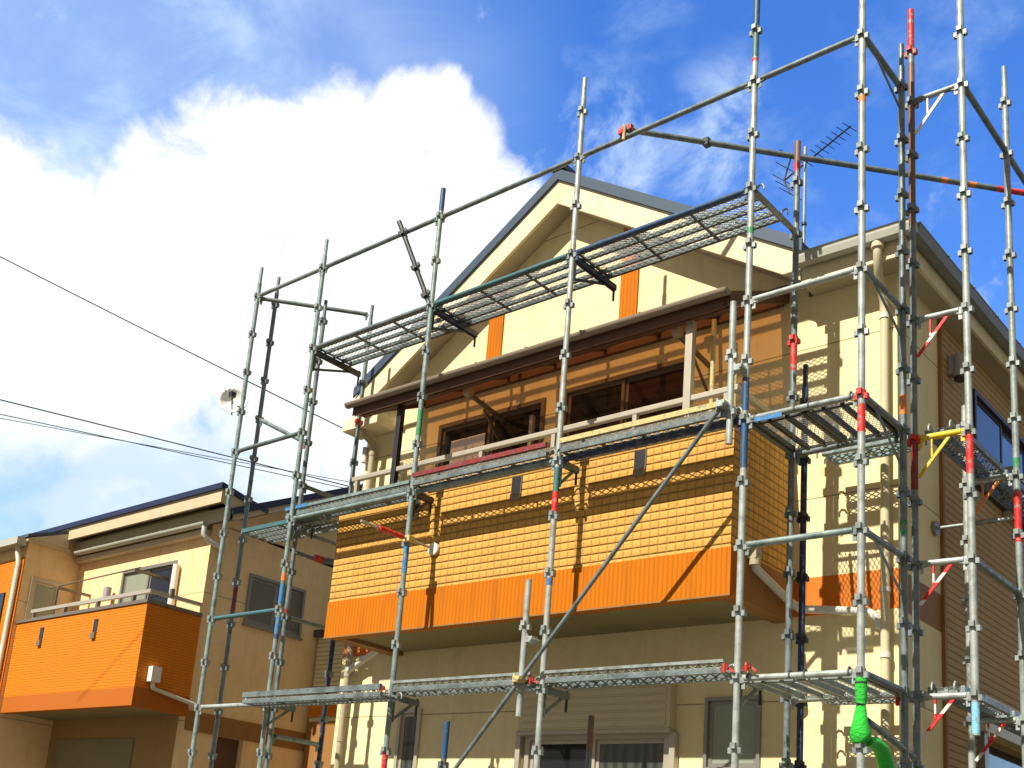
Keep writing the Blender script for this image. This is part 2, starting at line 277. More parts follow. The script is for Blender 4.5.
# ------------------------------------------------------------------ mesh helpers
def V(*a): return Vector(a)
class MB:
    def __init__(s): s.v = []; s.f = []; s.mi = []; s.mats = []; s.sm = []
    def mat(s, name):
        if name not in s.mats: s.mats.append(name)
        return s.mats.index(name)
    def add(s, vs, fs, mat, smooth=False):
        o = len(s.v); k = s.mat(mat); s.v += [Vector(x) for x in vs]
        for f in fs: s.f.append([o + i for i in f]); s.mi.append(k); s.sm.append(smooth)
        return s
    def box(s, x0, x1, y0, y1, z0, z1, mat):
        vs = [(x, y, z) for z in (z0, z1) for y in (y0, y1) for x in (x0, x1)]
        return s.add(vs, [(0, 2, 3, 1), (4, 5, 7, 6), (0, 1, 5, 4), (2, 6, 7, 3), (0, 4, 6, 2), (1, 3, 7, 5)], mat)
    def bar(s, a, b, w, h, mat, up=None):            # rectangular bar from a to b, w across, h along up
        a = Vector(a); b = Vector(b); d = (b - a).normalized()
        up = Vector(up) if up else (V(0, 0, 1) if abs(d.z) < 0.95 else V(0, 1, 0))
        r = d.cross(up).normalized(); u = r.cross(d).normalized()
        vs = [p + r * (i * w / 2) + u * (j * h / 2) for p in (a, b) for i, j in ((-1, -1), (1, -1), (1, 1), (-1, 1))]
        return s.add(vs, [(0, 1, 2, 3), (4, 7, 6, 5), (0, 4, 5, 1), (1, 5, 6, 2), (2, 6, 7, 3), (3, 7, 4, 0)], mat)
    def tube(s, a, b, r, mat, n=12, r2=None, caps=True):
        a = Vector(a); b = Vector(b); d = (b - a).normalized(); r2 = r if r2 is None else r2
        t = V(1, 0, 0) if abs(d.x) < 0.9 else V(0, 1, 0); x = d.cross(t).normalized(); y = d.cross(x)
        vs = []
        for p, q in ((a, r), (b, r2)):
            for i in range(n):
                an = 2 * math.pi * i / n; vs.append(p + (x * math.cos(an) + y * math.sin(an)) * q)
        s.add(vs, [(i, (i + 1) % n, n + (i + 1) % n, n + i) for i in range(n)], mat, True)
        if caps:
            s.add(vs[:n], [tuple(range(n))[::-1]], mat); s.add(vs[n:], [tuple(range(n))], mat)
        return s
    def path(s, pts, r, mat, n=10):                  # swept tube with mitred bends
        pts = [Vector(p) for p in pts]; rings = []
        d0 = (pts[1] - pts[0]).normalized(); t = V(0, 0, 1) if abs(d0.z) < 0.9 else V(1, 0, 0); x = d0.cross(t).normalized()
        rr = r if isinstance(r, (list, tuple)) else [r] * len(pts)
        for i, p in enumerate(pts):
            if i == 0: d = d0
            elif i == len(pts) - 1: d = (pts[i] - pts[i - 1]).normalized()
            else: d = ((pts[i] - pts[i - 1]).normalized() + (pts[i + 1] - pts[i]).normalized()).normalized()
            x = (x - d * x.dot(d)).normalized(); y = d.cross(x)
            rings.append([p + (x * math.cos(2 * math.pi * k / n) + y * math.sin(2 * math.pi * k / n)) * rr[i] for k in range(n)])
        vs = [q for rg in rings for q in rg]
        fs = [(i * n + k, i * n + (k + 1) % n, (i + 1) * n + (k + 1) % n, (i + 1) * n + k) for i in range(len(pts) - 1) for k in range(n)]
        s.add(vs, fs, mat, True); s.add(rings[0], [tuple(range(n))[::-1]], mat); s.add(rings[-1], [tuple(range(n))], mat); return s
    def extrude(s, poly, d, mat):                    # planar polygon pushed along d
        n = len(poly); d = Vector(d); vs = [Vector(p) for p in poly] + [Vector(p) + d for p in poly]
        fs = [tuple(range(n))[::-1], tuple(range(n, 2 * n))] + [(i, (i + 1) % n, n + (i + 1) % n, n + i) for i in range(n)]
        return s.add(vs, fs, mat)
    def wall(s, plane, c, u0, u1, z0, z1, t, holes, mat):   # wall slab with rectangular holes; plane 'y' faces -Y at y=c, 'x' faces +X at x=c
        us = sorted({u0, u1, *[h[0] for h in holes], *[h[1] for h in holes]}); zs = sorted({z0, z1, *[h[2] for h in holes], *[h[3] for h in holes]})
        us = [u for u in us if u0 <= u <= u1]; zs = [z for z in zs if z0 <= z <= z1]
        for i in range(len(us) - 1):
            j = 0
            while j < len(zs) - 1:
                def solid(jj):
                    a, b = (us[i] + us[i + 1]) / 2, (zs[jj] + zs[jj + 1]) / 2
                    return not any(h[0] < a < h[1] and h[2] < b < h[3] for h in holes)
                if not solid(j): j += 1; continue
                k = j
                while k + 1 < len(zs) - 1 and solid(k + 1): k += 1
                if plane == 'y': s.box(us[i], us[i + 1], c, c + t, zs[j], zs[k + 1], mat)
                else: s.box(c - t, c, us[i], us[i + 1], zs[j], zs[k + 1], mat)
                j = k + 1
        return s
    def build(s, name, parent=None, bevel=0.0, kind=None):
        me = bpy.data.meshes.new(name); off = parent['_w'] if parent is not None else (0, 0, 0); off = Vector(off)
        me.from_pydata([tuple(x - off) for x in s.v], [], s.f)
        for k in s.mats: me.materials.append(MAT[k])
        for p, k, q in zip(me.polygons, s.mi, s.sm): p.material_index = k; p.use_smooth = q
        me.update()
        o = bpy.data.objects.new(name, me); COL.objects.link(o)
        if parent is not None: o.parent = parent
        o['_w'] = tuple(off)
        if bevel:
            b = o.modifiers.new('bevel', 'BEVEL'); b.width = bevel; b.segments = 2; b.limit_method = 'ANGLE'; b.angle_limit = math.radians(50)
        if kind: o['kind'] = kind
        return o
def tag(o, label, cat, group=None):
    o['label'] = label; o['category'] = cat
    if group: o['group'] = group
    return o
def thing(name, label, cat, loc, group=None):
    o = bpy.data.objects.new(name, None); COL.objects.link(o); o.location = loc; o['_w'] = tuple(loc); o.empty_display_size = 0.1
    return tag(o, label, cat, group)
def child_copy(src, parent, loc, rot=None):
    c = src.copy(); COL.objects.link(c); c.parent = parent; c.location = loc
    if rot is not None: c.rotation_euler = rot
    return c

# ------------------------------------------------------------------ ground
g = MB().add([(-900, -900, 0), (900, -900, 0), (900, 900, 0), (-900, 900, 0)], [(0, 1, 2, 3)], 'ground_soil').build('ground', kind='structure')
MB().box(-300, 300, -9.5, -4.6, -0.10, 0.004, 'asphalt').build('road', kind='structure')
MB().box(-300, 300, -4.6, -4.45, -0.1, 0.10, 'concrete_grey').build('kerb', kind='structure')
MB().box(-14.0, 1.5, -4.44, 1.2, -0.1, 0.008, 'concrete_grey').build('forecourt', kind='structure')

# ------------------------------------------------------------------ the house under the scaffold
XL, XR, YW = -6.40, -0.27, 1.30
house = thing('two_storey_house', 'cream two storey house with orange balcony and front gable standing inside the scaffold', 'house', (-3.3, 1.3, 0))
holes = [(-5.24, -3.79, 4.95, 6.33), (-3.56, -2.15, 4.95, 6.36), (-3.72, -2.18, 1.0, 3.33), (-1.86, -1.36, 2.0, 3.22), (-5.42, -5.10, 1.9, 3.23)]
b = MB()
b.wall('y', YW, XL, XR - 0.16, 0, 3.84, 0.16, holes, 'cream_wall')
b.wall('y', YW, XL, XR - 0.16, 4.15, 6.62, 0.16, holes, 'cream_wall')
sholes = [(2.98, 5.4, 5.36, 6.26), (3.02, 7.0, 0.0, 3.14)]
b.wall('x', XR, YW, 2.20, 0, 3.84, 0.16, [], 'cream_wall'); b.wall('x', XR, YW, 2.20, 4.15, 6.62, 0.16, [], 'cream_wall')
b.box(XL, XL + 0.16, YW + 0.16, 10.0, 0, 6.62, 'cream_wall'); b.box(XL + 0.16, XR - 0.16, 9.84, 10, 0, 6.62, 'cream_wall')
wall = b.build('wall', house)
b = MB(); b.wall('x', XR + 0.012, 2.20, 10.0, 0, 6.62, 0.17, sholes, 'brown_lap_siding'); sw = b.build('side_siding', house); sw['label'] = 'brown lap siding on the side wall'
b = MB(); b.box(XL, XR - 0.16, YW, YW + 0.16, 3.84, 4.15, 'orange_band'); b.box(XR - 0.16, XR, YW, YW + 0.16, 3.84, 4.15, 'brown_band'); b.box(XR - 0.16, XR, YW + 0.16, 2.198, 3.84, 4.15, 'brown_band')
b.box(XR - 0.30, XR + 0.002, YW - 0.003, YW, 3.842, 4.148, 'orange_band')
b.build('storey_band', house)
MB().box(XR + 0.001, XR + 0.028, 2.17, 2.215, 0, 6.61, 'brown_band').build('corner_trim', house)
# interior darkness stops: room back walls so windows are not see-through
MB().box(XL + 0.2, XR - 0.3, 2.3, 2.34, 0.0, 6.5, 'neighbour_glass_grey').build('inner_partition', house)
# gable wall
AX, AZ, SL = -3.63, 8.64, 0.637
YB = 1.07
def rz(x): return AZ - SL * abs(x - AX)
b = MB(); y = YW
poly = [(XL + 0.04, y, 6.62), (-1.02, y, 6.62), (-1.02, y, rz(-1.02) - 0.1), (AX, y, AZ - 0.1), (XL + 0.04, y, rz(XL + 0.04) - 0.1)]
b.extrude(poly, (0, 0.16, 0), 'cream_wall'); gw = b.build('gable_wall', house)
for x in (-4.545, -2.855):
    top = rz(x) - 0.2
    MB().box(x - 0.10, x + 0.10, YW - 0.022, YW, 6.60, top, 'orange_ribbed_siding').build('gable_strip', house)
# gable roof
b = MB()
RX0, RX1 = -6.40, -0.97
for x0, x1 in ((RX0, AX), (AX, RX1)):
    poly = [(x0, YB - 0.03, rz(x0)), (x1, YB - 0.03, rz(x1)), (x1, YB - 0.03, rz(x1) + 0.07), (x0, YB - 0.03, rz(x0) + 0.07)]
    b.extrude(poly, (0, 9.3, 0), 'slate_roof')
roof = b.build('roof', house)
b = MB()
for x0, x1 in ((RX0 - 0.02, AX), (AX, RX1 + 0.02)):
    poly = [(x0, 0, rz(x0) - 0.035), (x1, 0, rz(x1) - 0.035), (x1, 0, rz(x1) + 0.085), (x0, 0, rz(x0) + 0.085)]
    b.extrude([(p[0], YB - 0.055, p[2]) for p in poly], (0, 0.022, 0), 'roof_edge')
b.build('verge_flashing', roof)
MB().bar((AX, YB - 0.07, AZ + 0.10), (AX, 10.2, AZ + 0.10), 0.16, 0.07, 'roof_edge').build('ridge_cap', roof, 0.012)
b = MB()
for x0, x1 in ((RX0, AX), (AX, RX1)):
    poly = [(x0, YB - 0.028, rz(x0) - 0.30), (x1, YB - 0.028, rz(x1) - 0.30), (x1, YB - 0.028, rz(x1) - 0.036), (x0, YB - 0.028, rz(x0) - 0.036)]
    b.extrude(poly, (0, 0.035, 0), 'cream_trim')
b.build('bargeboard', roof)
b = MB()
for x0, x1 in ((RX0 + 0.02, AX), (AX, RX1)):
    poly = [(x0, YB + 0.008, rz(x0) - 0.27), (x1, YB + 0.008, rz(x1) - 0.27), (x1, YB + 0.008, rz(x1) - 0.245), (x0, YB + 0.008, rz(x0) - 0.245)]
    b.extrude(poly, (0, YW - YB - 0.008, 0), 'soffit_board')
b.build('soffit', roof)
b = MB(); b.box(RX0 - 0.24, RX0 + 0.0, YW, 10.2, rz(RX0) - 0.22, rz(RX0) - 0.03, 'cream_trim'); b.build('side_eave', roof)
# lower roof on the right with its eaves
b = MB(); EX, EY, EZ = -0.08, 1.02, 6.84
b.add([(-0.95, EY, EZ), (EX, EY, EZ), (EX, 10.2, EZ), (-2.6, 10.2, EZ + 1.0), (-2.6, 3.3, EZ + 1.0), (-0.95, 1.9, EZ + 0.42)], [(0, 1, 4, 5), (1, 2, 3, 4)], 'slate_roof')
b.add([(-0.95, EY, EZ - 0.04), (EX, EY, EZ - 0.04), (EX, 10.2, EZ - 0.04), (-0.95, 10.2, EZ - 0.04)], [(0, 1, 2, 3)], 'slate_roof')
b.box(-0.95, EX + 0.015, EY - 0.015, EY, EZ - 0.05, EZ + 0.03, 'roof_edge'); b.box(EX, EX + 0.015, EY, 10.2, EZ - 0.05, EZ + 0.03, 'roof_edge')
hip = b.build('hip_roof', house)
b = MB(); b.box(-0.96, EX - 0.01, EY + 0.02, EY + 0.045, 6.60, 6.80, 'cream_trim'); b.box(EX - 0.035, EX - 0.01, EY + 0.045, 10.2, 6.60, 6.80, 'cream_trim'); b.build('fascia', hip)
b = MB(); b.box(-0.97, EX - 0.035, EY + 0.045, YW, 6.615, 6.64, 'soffit_board'); b.box(XR, EX - 0.035, YW, 10, 6.615, 6.64, 'soffit_board'); b.build('eave_soffit', hip)
def gutter(name, parent, a, b_, out_dir, r, mat, box=False):     # half round channel hung along an eave
    a = Vector(a); b_ = Vector(b_); o = Vector(out_dir); m = MB(); prof = []
    n = 10
    if box: prof = [(0, 0), (0, -r * 1.5), (r * 0.6, -r * 1.75), (r * 1.5, -r * 1.5), (r * 1.75, -r * .5), (r * 1.75, 0), (r * 1.9, 0.008), (r * 1.6, 0.008), (r * 1.55, -r * .5), (r * 1.35, -r * 1.35), (r * .2, -r * 1.4), (r * .2, 0)]
    else:
        for i in range(n + 1): an = math.pi * i / n; prof.append((r - r * math.cos(an), -r * math.sin(an)))
        for i in range(n, -1, -1): an = math.pi * i / n; prof.append((r - 0.86 * r * math.cos(an), -0.86 * r * math.sin(an) + 0.002))
    poly = [a + o * p + V(0, 0, q) for p, q in prof]
    m.extrude(poly, b_ - a, mat)
    for p in (a, b_):
        dd = (b_ - a).normalized() * 0.006
        m.extrude([p - dd + o * q + V(0, 0, w) for q, w in prof[:n + 1 if not box else 6]], dd * 2, mat)
    L_ = (b_ - a).length
    for k in range(1, int(L_ / 0.6)):
        p = a + (b_ - a) * (k * 0.6 / L_); m.bar(p + V(0, 0, -0.01), p + o * (2.05 * r) + V(0, 0, 0.006), 0.02, 0.006, mat)
    return m.build(name, parent)
gutter('gutter', hip, (-0.97, EY, EZ - 0.02), (EX + 0.08, EY, EZ - 0.02), (0, -1, 0), 0.055, 'gutter_grey', True)
gutter('gutter', hip, (EX, EY, EZ - 0.02), (EX, 10.2, EZ - 0.02), (1, 0, 0), 0.055, 'gutter_grey_shaded', True)
# downpipes
b = MB(); b.path([(-0.30, EY - 0.03, EZ - 0.14), (-0.30, EY - 0.03, 6.62), (-0.33, 1.08, 6.52), (-0.345, 1.22, 6.36), (-0.345, 1.235, 6.25), (-0.345, 1.235, 0.0)], 0.034, 'pipe_cream', 12)
b.tube((-0.30, EY - 0.03, EZ - 0.15), (-0.30, EY - 0.03, EZ - 0.10), 0.05, 'pipe_cream')
for z in (6.2, 5.3, 3.95, 3.45, 2.4): b.tube((-0.345, 1.235, z), (-0.345, 1.235, z + 0.04), 0.041, 'pipe_white'); b.box(-0.36, -0.33, 1.23, 1.30, z + 0.01, z + 0.03, 'alu_grey')
dp = b.build('downpipe', house)
b = MB(); b.path([(-6.24, 1.06, 6.44), (-6.24, 1.1, 6.36), (-6.22, 1.235, 6.28), (-6.22, 1.235, 6.18), (-6.22, 1.235, 0.0)], 0.036, 'pipe_taupe', 12)
for z in (6.15, 5.3, 3.6, 2.9): b.tube((-6.22, 1.235, z), (-6.22, 1.235, z + 0.04), 0.042, 'pipe_taupe')
b.build('downpipe', house)
MB().path([(-5.55, 1.2, 3.90), (-5.72, 1.2, 3.87), (-6.18, 1.2, 3.66)], 0.034, 'pipe_white', 12).build('drain_pipe', house)
b = MB(); b.tube((-5.74, 1.22, 4.6), (-5.74, 1.22, 5.88), 0.04, 'pipe_white'); b.tube((-5.74, 1.22, 5.85), (-5.74, 1.22, 5.97), 0.055, 'pipe_white', r2=0.045); b.build('vent_pipe', house)
# left eave corner box under the gable foot
MB().box(-6.52, -5.95, 1.0, 1.298, 6.42, 6.56, 'cream_trim').build('eave_return', house, 0.006)

# windows
def window(parent, plane, c, u0, u1, z0, z1, frame, panes, fw=0.045, sill=True, mull=None, recess=0.07):
    b = MB(); d0, d1 = (c - 0.025, c + recess)
    def bx(m, a0, a1, b0, b1, w0, w1, mat):
        if plane == 'y': m.box(a0, a1, w0, w1, b0, b1, mat)
        else: m.box(2 * c - w1, 2 * c - w0, a0, a1, b0, b1, mat)
    bx(b, u0, u0 + fw, z0, z1, d0, d1, frame); bx(b, u1 - fw, u1, z0, z1, d0, d1, frame)
    bx(b, u0 + fw, u1 - fw, z0, z0 + fw, d0, d1, frame); bx(b, u0 + fw, u1 - fw, z1 - fw, z1, d0, d1, frame)
    o = b.build('window', parent); n = len(panes); w = (u1 - u0 - 2 * fw) / n
    for i, pn in enumerate(panes):
        a0 = u0 + fw + i * w; a1 = a0 + w; off = 0.02 if i % 2 else 0.0; m = MB(); st = 0.035
        y0 = c + 0.005 + off; y1 = y0 + 0.018
        bx(m, a0, a0 + st, z0 + fw, z1 - fw, y0, y1, frame); bx(m, a1 - st, a1, z0 + fw, z1 - fw, y0, y1, frame)
        bx(m, a0 + st, a1 - st, z0 + fw, z0 + fw + st, y0, y1, frame); bx(m, a0 + st, a1 - st, z1 - fw - st, z1 - fw, y0, y1, frame); m.build('sash', o)
        m = MB(); bx(m, a0 + st, a1 - st, z0 + fw + st, z1 - fw - st, y0 + 0.006, y0 + 0.012, pn); m.build('pane', o)
    if sill:
        m = MB(); bx(m, u0 - 0.02, u1 + 0.02, z0 - 0.03, z0 - 0.002, c - 0.05, c + recess, frame); m.build('sill', o)
    return o
wl = window(house, 'y', YW, -5.24, -3.79, 4.95, 6.33, 'alu_bronze', ['glass_dark', 'glass_dark'])
MB().box(-5.06, -4.58, YW + 0.003, YW + 0.006, 5.1, 6.12, 'reflection_white').build('painted_reflection', wl)  # pale sheet added to stand in for a reflection in the pane
window(house, 'y', YW, -3.56, -2.15, 4.95, 6.36, 'alu_bronze', ['glass_dark', 'glass_brown'])
gw_ = window(house, 'y', YW, -3.72, -2.18, 1.0, 2.94, 'alu_light', ['glass_dark', 'glass_curtain', ], 0.05)
b = MB(); b.box(-3.76, -2.14, YW - 0.10, YW + 0.02, 2.96, 3.34, 'shutter_box')
for k in range(5): b.box(-3.72, -2.18, YW - 0.108, YW - 0.10, 2.985 + k * 0.07, 3.035 + k * 0.07, 'shutter_box')
b.box(-3.77, -2.13, YW - 0.115, YW - 0.02, 2.925, 2.959, 'alu_light'); b.box(-3.80, -3.745, YW - 0.07, YW - 0.003, 0.9, 2.93, 'alu_light'); b.box(-2.155, -2.10, YW - 0.07, YW - 0.003, 0.9, 2.93, 'alu_light'); b.build('shutter_housing', house, 0.004)
window(house, 'y', YW, -1.86, -1.36, 2.62, 3.22, 'alu_grey', ['glass_frosted'], 0.03)
MB().box(-1.86, -1.36, YW + 0.01, YW + 0.1, 2.0, 2.58, 'cream_trim').build('wall_infill', house)
window(house, 'y', YW, -5.42, -5.10, 1.9, 3.23, 'alu_light', ['glass_curtain'], 0.04)
sw_ = window(house, 'x', XR + 0.012, 2.98, 5.4, 5.36, 6.26, 'alu_dark', ['glass_navy', 'glass_blue_reflection', 'glass_navy'], 0.04)
b = MB()
for k in range(9): b.box(XR + 0.09, XR + 0.11, 3.75, 5.2, 5.30 + k * 0.05, 5.325 + k * 0.05, 'alu_light')
for yy in (3.75, 4.45, 5.2): b.box(XR + 0.02, XR + 0.12, yy - 0.02, yy + 0.02, 5.26, 5.76, 'alu_light')
b.build('window_grille', sw_)
b = MB(); b.box(XR + 0.014, XR + 0.10, 2.86, 7.2, 3.16, 3.46, 'shutter_box'); b.box(XR + 0.014, XR + 0.07, 2.92, 3.018, 0, 3.158, 'alu_grey'); b.build('garage_shutter_housing', house)
MB().box(XR - 0.14, XR - 0.11, 3.02, 7.0, 0, 3.14, 'glass_dark').build('garage_shade_sheet', house)  # dark sheet standing in for the shade inside the garage opening
b = MB(); b.tube((XR + 0.10, 2.42, 6.13), (XR + 0.10, 2.42, 6.33), 0.062, 'plastic_grey', 16); b.box(XR + 0.013, XR + 0.09, 2.375, 2.465, 6.16, 6.33, 'plastic_grey'); b.tube((XR + 0.10, 2.42, 6.10), (XR + 0.10, 2.42, 6.13), 0.05, 'alu_dark', 16); b.build('vent_hood', house, 0.004)
b = MB(); b.box(-1.08, -0.98, YW - 0.03, YW, 3.20, 3.36, 'alu_dark'); b.tube((-1.03, YW - 0.09, 3.18), (-1.03, YW - 0.09, 3.30), 0.055, 'plastic_white', 14, 0.04); b.build('wall_lamp', house)

# balcony
BX0, BX1, BY = -5.60, -1.135, 0.33
b = MB()
b.box(BX0, BX1, BY, BY + 0.14, 4.16, 5.24, 'buff_tile_siding'); b.box(BX0, BX0 + 0.14, BY + 0.14, YW, 4.16, 5.24, 'buff_tile_siding'); b.box(BX1 - 0.14, BX1, BY + 0.14, YW, 4.16, 5.24, 'buff_tile_siding')
balc = b.build('balcony', house)
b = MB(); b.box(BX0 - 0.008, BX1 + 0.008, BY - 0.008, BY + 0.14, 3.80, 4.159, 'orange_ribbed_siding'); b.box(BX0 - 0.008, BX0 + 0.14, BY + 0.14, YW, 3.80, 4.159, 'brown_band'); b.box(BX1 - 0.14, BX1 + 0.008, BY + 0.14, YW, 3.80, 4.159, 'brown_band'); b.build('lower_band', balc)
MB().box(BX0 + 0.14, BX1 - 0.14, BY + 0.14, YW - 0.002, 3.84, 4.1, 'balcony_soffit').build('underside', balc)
MB().box(BX0 - 0.01, BX1 + 0.01, BY - 0.012, BY + 0.012, 3.785, 3.799, 'brown_band').build('drip_edge', balc)
b = MB(); b.box(BX0 - 0.02, BX1 + 0.02, BY - 0.02, BY + 0.16, 5.242, 5.285, 'alu_bronze'); b.box(BX0 - 0.02, BX0 + 0.16, BY + 0.16, YW, 5.242, 5.285, 'alu_bronze'); b.box(BX1 - 0.16, BX1 + 0.02, BY + 0.16, YW, 5.242, 5.285, 'alu_bronze'); b.build('coping', balc, 0.004)
b = MB(); zr = 5.50
b.box(BX0 + 0.05, BX1 - 0.02, BY + 0.06, BY + 0.11, zr - 0.05, zr, 'alu_light'); b.box(BX1 - 0.075, BX1 - 0.025, BY + 0.112, YW - 0.01, zr - 0.05, zr, 'alu_light')
hr = b.build('handrail', balc, 0.008)
for k in range(6):
    x = BX0 + 0.12 + k * (BX1 - BX0 - 0.24) / 5; MB().box(x - 0.02, x + 0.02, BY + 0.065, BY + 0.105, 5.285, zr - 0.05, 'alu_light').build('baluster', hr)
for x in (-4.505, -3.255, -1.97):
    b = MB(); b.box(x - 0.05, x + 0.05, BY - 0.008, BY - 0.001, 4.92, 5.085, 'alu_dark'); b.box(x - 0.057, x - 0.05, BY - 0.014, BY - 0.001, 4.91, 5.092, 'alu_bronze'); b.box(x + 0.05, x + 0.057, BY - 0.014, BY - 0.001, 4.91, 5.092, 'alu_bronze')
    b.box(x - 0.05, x + 0.05, BY - 0.03, BY - 0.001, 4.86, 4.918, 'gutter_taupe'); b.build('drain_scupper', balc)
b = MB(); b.box(BX1 + 0.009, BX1 + 0.085, 0.56, 0.64, 4.13, 4.25, 'pipe_taupe'); b.path([(BX1 + 0.055, 0.6, 4.14), (BX1 + 0.055, 0.62, 4.06), (BX1 + 0.06, 1.18, 3.93), (BX1 + 0.12, 1.235, 3.885), (-0.48, 1.235, 3.815), (-0.40, 1.235, 3.76), (-0.385, 1.235, 3.68)], 0.034, 'pipe_white', 12)
b.tube((BX1 + 0.055, 0.6, 4.08), (BX1 + 0.055, 0.6, 4.13), 0.042, 'pipe_taupe'); b.build('balcony_drain', house, 0.0)

# lean-to terrace roof over the balcony
CX0, CX1, CY, CZ = -5.50, -1.24, 0.30, 6.245
def cz(y): return CZ + (y - CY) * 0.47
b = MB(); b.add([(CX0, CY, cz(CY)), (CX1, CY, cz(CY)), (CX1, YW, cz(YW)), (CX0, YW, cz(YW))], [(0, 1, 2, 3)], 'bronze_sheet'); can = b.build('terrace_roof', house)
b = MB()
for k in range(8):
    x = CX0 + 0.02 + k * (CX1 - CX0 - 0.04) / 7; b.bar((x, CY, cz(CY) - 0.03), (x, YW - 0.002, cz(YW) - 0.03), 0.035, 0.045, 'wood_brown')
b.box(CX0, CX1, CY + 0.004, CY + 0.05, CZ - 0.075, CZ - 0.054, 'wood_brown'); b.box(CX0, CX1, 0.37, 0.43, CZ - 0.085, CZ - 0.054, 'wood_brown'); b.box(CX0, CX1, YW - 0.05, YW - 0.003, cz(YW) - 0.12, cz(YW) - 0.055, 'wood_brown'); b.box(CX0, CX1, CY - 0.011, CY - 0.0101 + 0.012, CZ - 0.115, CZ - 0.006, 'wood_brown'); b.build('rafter_frame', can)
b = MB(); b.extrude([(CX1, CY, CZ - 0.10), (CX1, CY, CZ + 0.02), (CX1, YW - 0.004, cz(YW) + 0.02), (CX1, YW - 0.004, cz(YW) - 0.10)], (0.05, 0, 0), 'wood_brown'); b.build('end_rafter', can)
b = MB(); b.extrude([(CX0 - 0.05, CY, CZ - 0.10), (CX0 - 0.05, CY, CZ + 0.02), (CX0 - 0.05, YW - 0.004, cz(YW) + 0.02), (CX0 - 0.05, YW - 0.004, cz(YW) - 0.10)], (0.05, 0, 0), 'wood_brown'); b.build('end_rafter', can)
gutter('gutter', can, (CX0 - 0.07, CY - 0.012, CZ + 0.01), (CX1 + 0.06, CY - 0.012, CZ + 0.005), (0, -1, 0), 0.047, 'gutter_taupe')
MB().bar((CX0 - 0.06, YW - 0.03, cz(YW) + 0.035), (CX1 + 0.06, YW - 0.03, cz(YW) + 0.035), 0.05, 0.03, 'alu_dark').build('wall_flashing', can)
for x, m_, w in ((-4.93, 'alu_dark', 0.06), (-1.60, 'alu_light', 0.065)):
    MB().box(x - w / 2, x + w / 2, 0.375, 0.375 + w, 5.286, CZ - 0.085, m_).build('post', can, 0.004)
MB().box(-3.74, -3.70, 1.0, 1.04, 5.3, 6.02, 'alu_light').build('clothes_pole', can)
for x in (-4.35, -1.95):
    b = MB(); b.bar((x, YW - 0.002, 6.22), (x, 0.72, 6.30), 0.028, 0.04, 'alu_bronze'); b.tube((x - 0.03, 0.75, 6.31), (x + 0.03, 0.75, 6.31), 0.05, 'alu_light', 12); b.bar((x, YW - 0.002, 5.95), (x, 1.0, 6.22), 0.016, 0.025, 'alu_bronze'); b.build('laundry_bracket', can)
for k, (x, h) in enumerate(((-1.50, 0.93), (-1.33, 0.70))):
    MB().tube((x, 0.60 + 0.06 * k, 5.0), (x + 0.02, 0.56 + 0.06 * k, 5.28 + h), 0.02, 'paint_tan', 10).build('laundry_pole', can)

# antenna on the ridge
an = thing('tv_antenna', 'television aerial with comb-like rods on a thin mast behind the gable roof', 'antenna', (-2.15, 3.5, 7.6))
MB().tube((-2.15, 3.5, 7.5), (-2.15, 3.5, 9.83), 0.017, 'galvanised', 10).build('mast', an)
b = MB(); c = V(-2.15, 3.5, 9.62); dv = V(0.60, 0, 0.36); dv = V(0.9, -0.22, 0.22).normalized(); sdv = V(0.22, 0.97, 0.05).normalized()
b.tube(c - dv * 0.30, c + dv * 0.62, 0.010, 'iron_black', 8); bm = b.build('boom', an)
b = MB()
for k in range(9):
    p = c + dv * (0.02 + 0.073 * k); b.tube(p - sdv * 0.12, p + sdv * 0.12, 0.0045, 'iron_black', 6)
b.build('director_rods', an)
b = MB()
for k in range(5):
    t = -1 + 0.5 * k; p = c - dv * (0.30 - 0.10 * abs(t)) + V(0, 0, 0.24) * t; b.tube(p - sdv * 0.20, p + sdv * 0.20, 0.0045, 'iron_black', 6)
b.path([c - dv * 0.20 + V(0, 0, 0.24), c - dv * 0.30, c - dv * 0.20 - V(0, 0, 0.24)], 0.010, 'iron_black', 8); b.build('reflector', an)
MB().tube((-2.15, 3.5, 8.85), (-2.15, 3.5, 8.88), 0.03, 'iron_black', 8).build('mast_clamp', an)

# ------------------------------------------------------------------ neighbour house
NX, NY = -10.05, 1.86
nb = thing('neighbour_house', 'tan two storey house with bright orange balcony and dark blue roof edge beyond the scaffold', 'house', (-12, 3, 0))
b = MB(); nh = [(-12.20, -10.80, 4.45, 5.64)]
BFX, BFY, RY, REX = -13.55, 0.93, 1.50, -9.43          # bay corner, roof front edge and right end
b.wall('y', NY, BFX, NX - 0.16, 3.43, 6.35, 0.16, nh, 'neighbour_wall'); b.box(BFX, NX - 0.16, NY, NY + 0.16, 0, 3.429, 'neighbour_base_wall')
b.wall('x', NX, NY, 8, 0, 6.10, 0.16, [(2.58, 3.63, 4.82, 5.55), (2.40, 2.86, 2.0, 3.20)], 'neighbour_wall')
b.extrude([(NX, NY, 6.10), (NX, 8.0, 5.9), (NX, 4.6, 7.34), (NX, NY, 6.11)], (-0.16, 0, 0), 'neighbour_wall')
b.wall('x', BFX, BFY + 0.02, NY, 0, 6.02, 0.16, [(1.10, 1.62, 4.4, 5.52)], 'neighbour_wall'); b.box(-17, BFX - 0.001, BFY, BFY + 0.14, 0, 5.78, 'neighbour_orange'); b.box(-17, BFX - 0.17, NY, NY + 0.1, 0, 6.2, 'neighbour_wall'); b.box(-17, BFX - 0.1, BFY + 0.01, BFY + 0.13, 5.781, 6.02, 'neighbour_wall'); b.box(BFX - 0.16, BFX, RY + 0.04, NY, 6.021, 6.33, 'neighbour_wall')
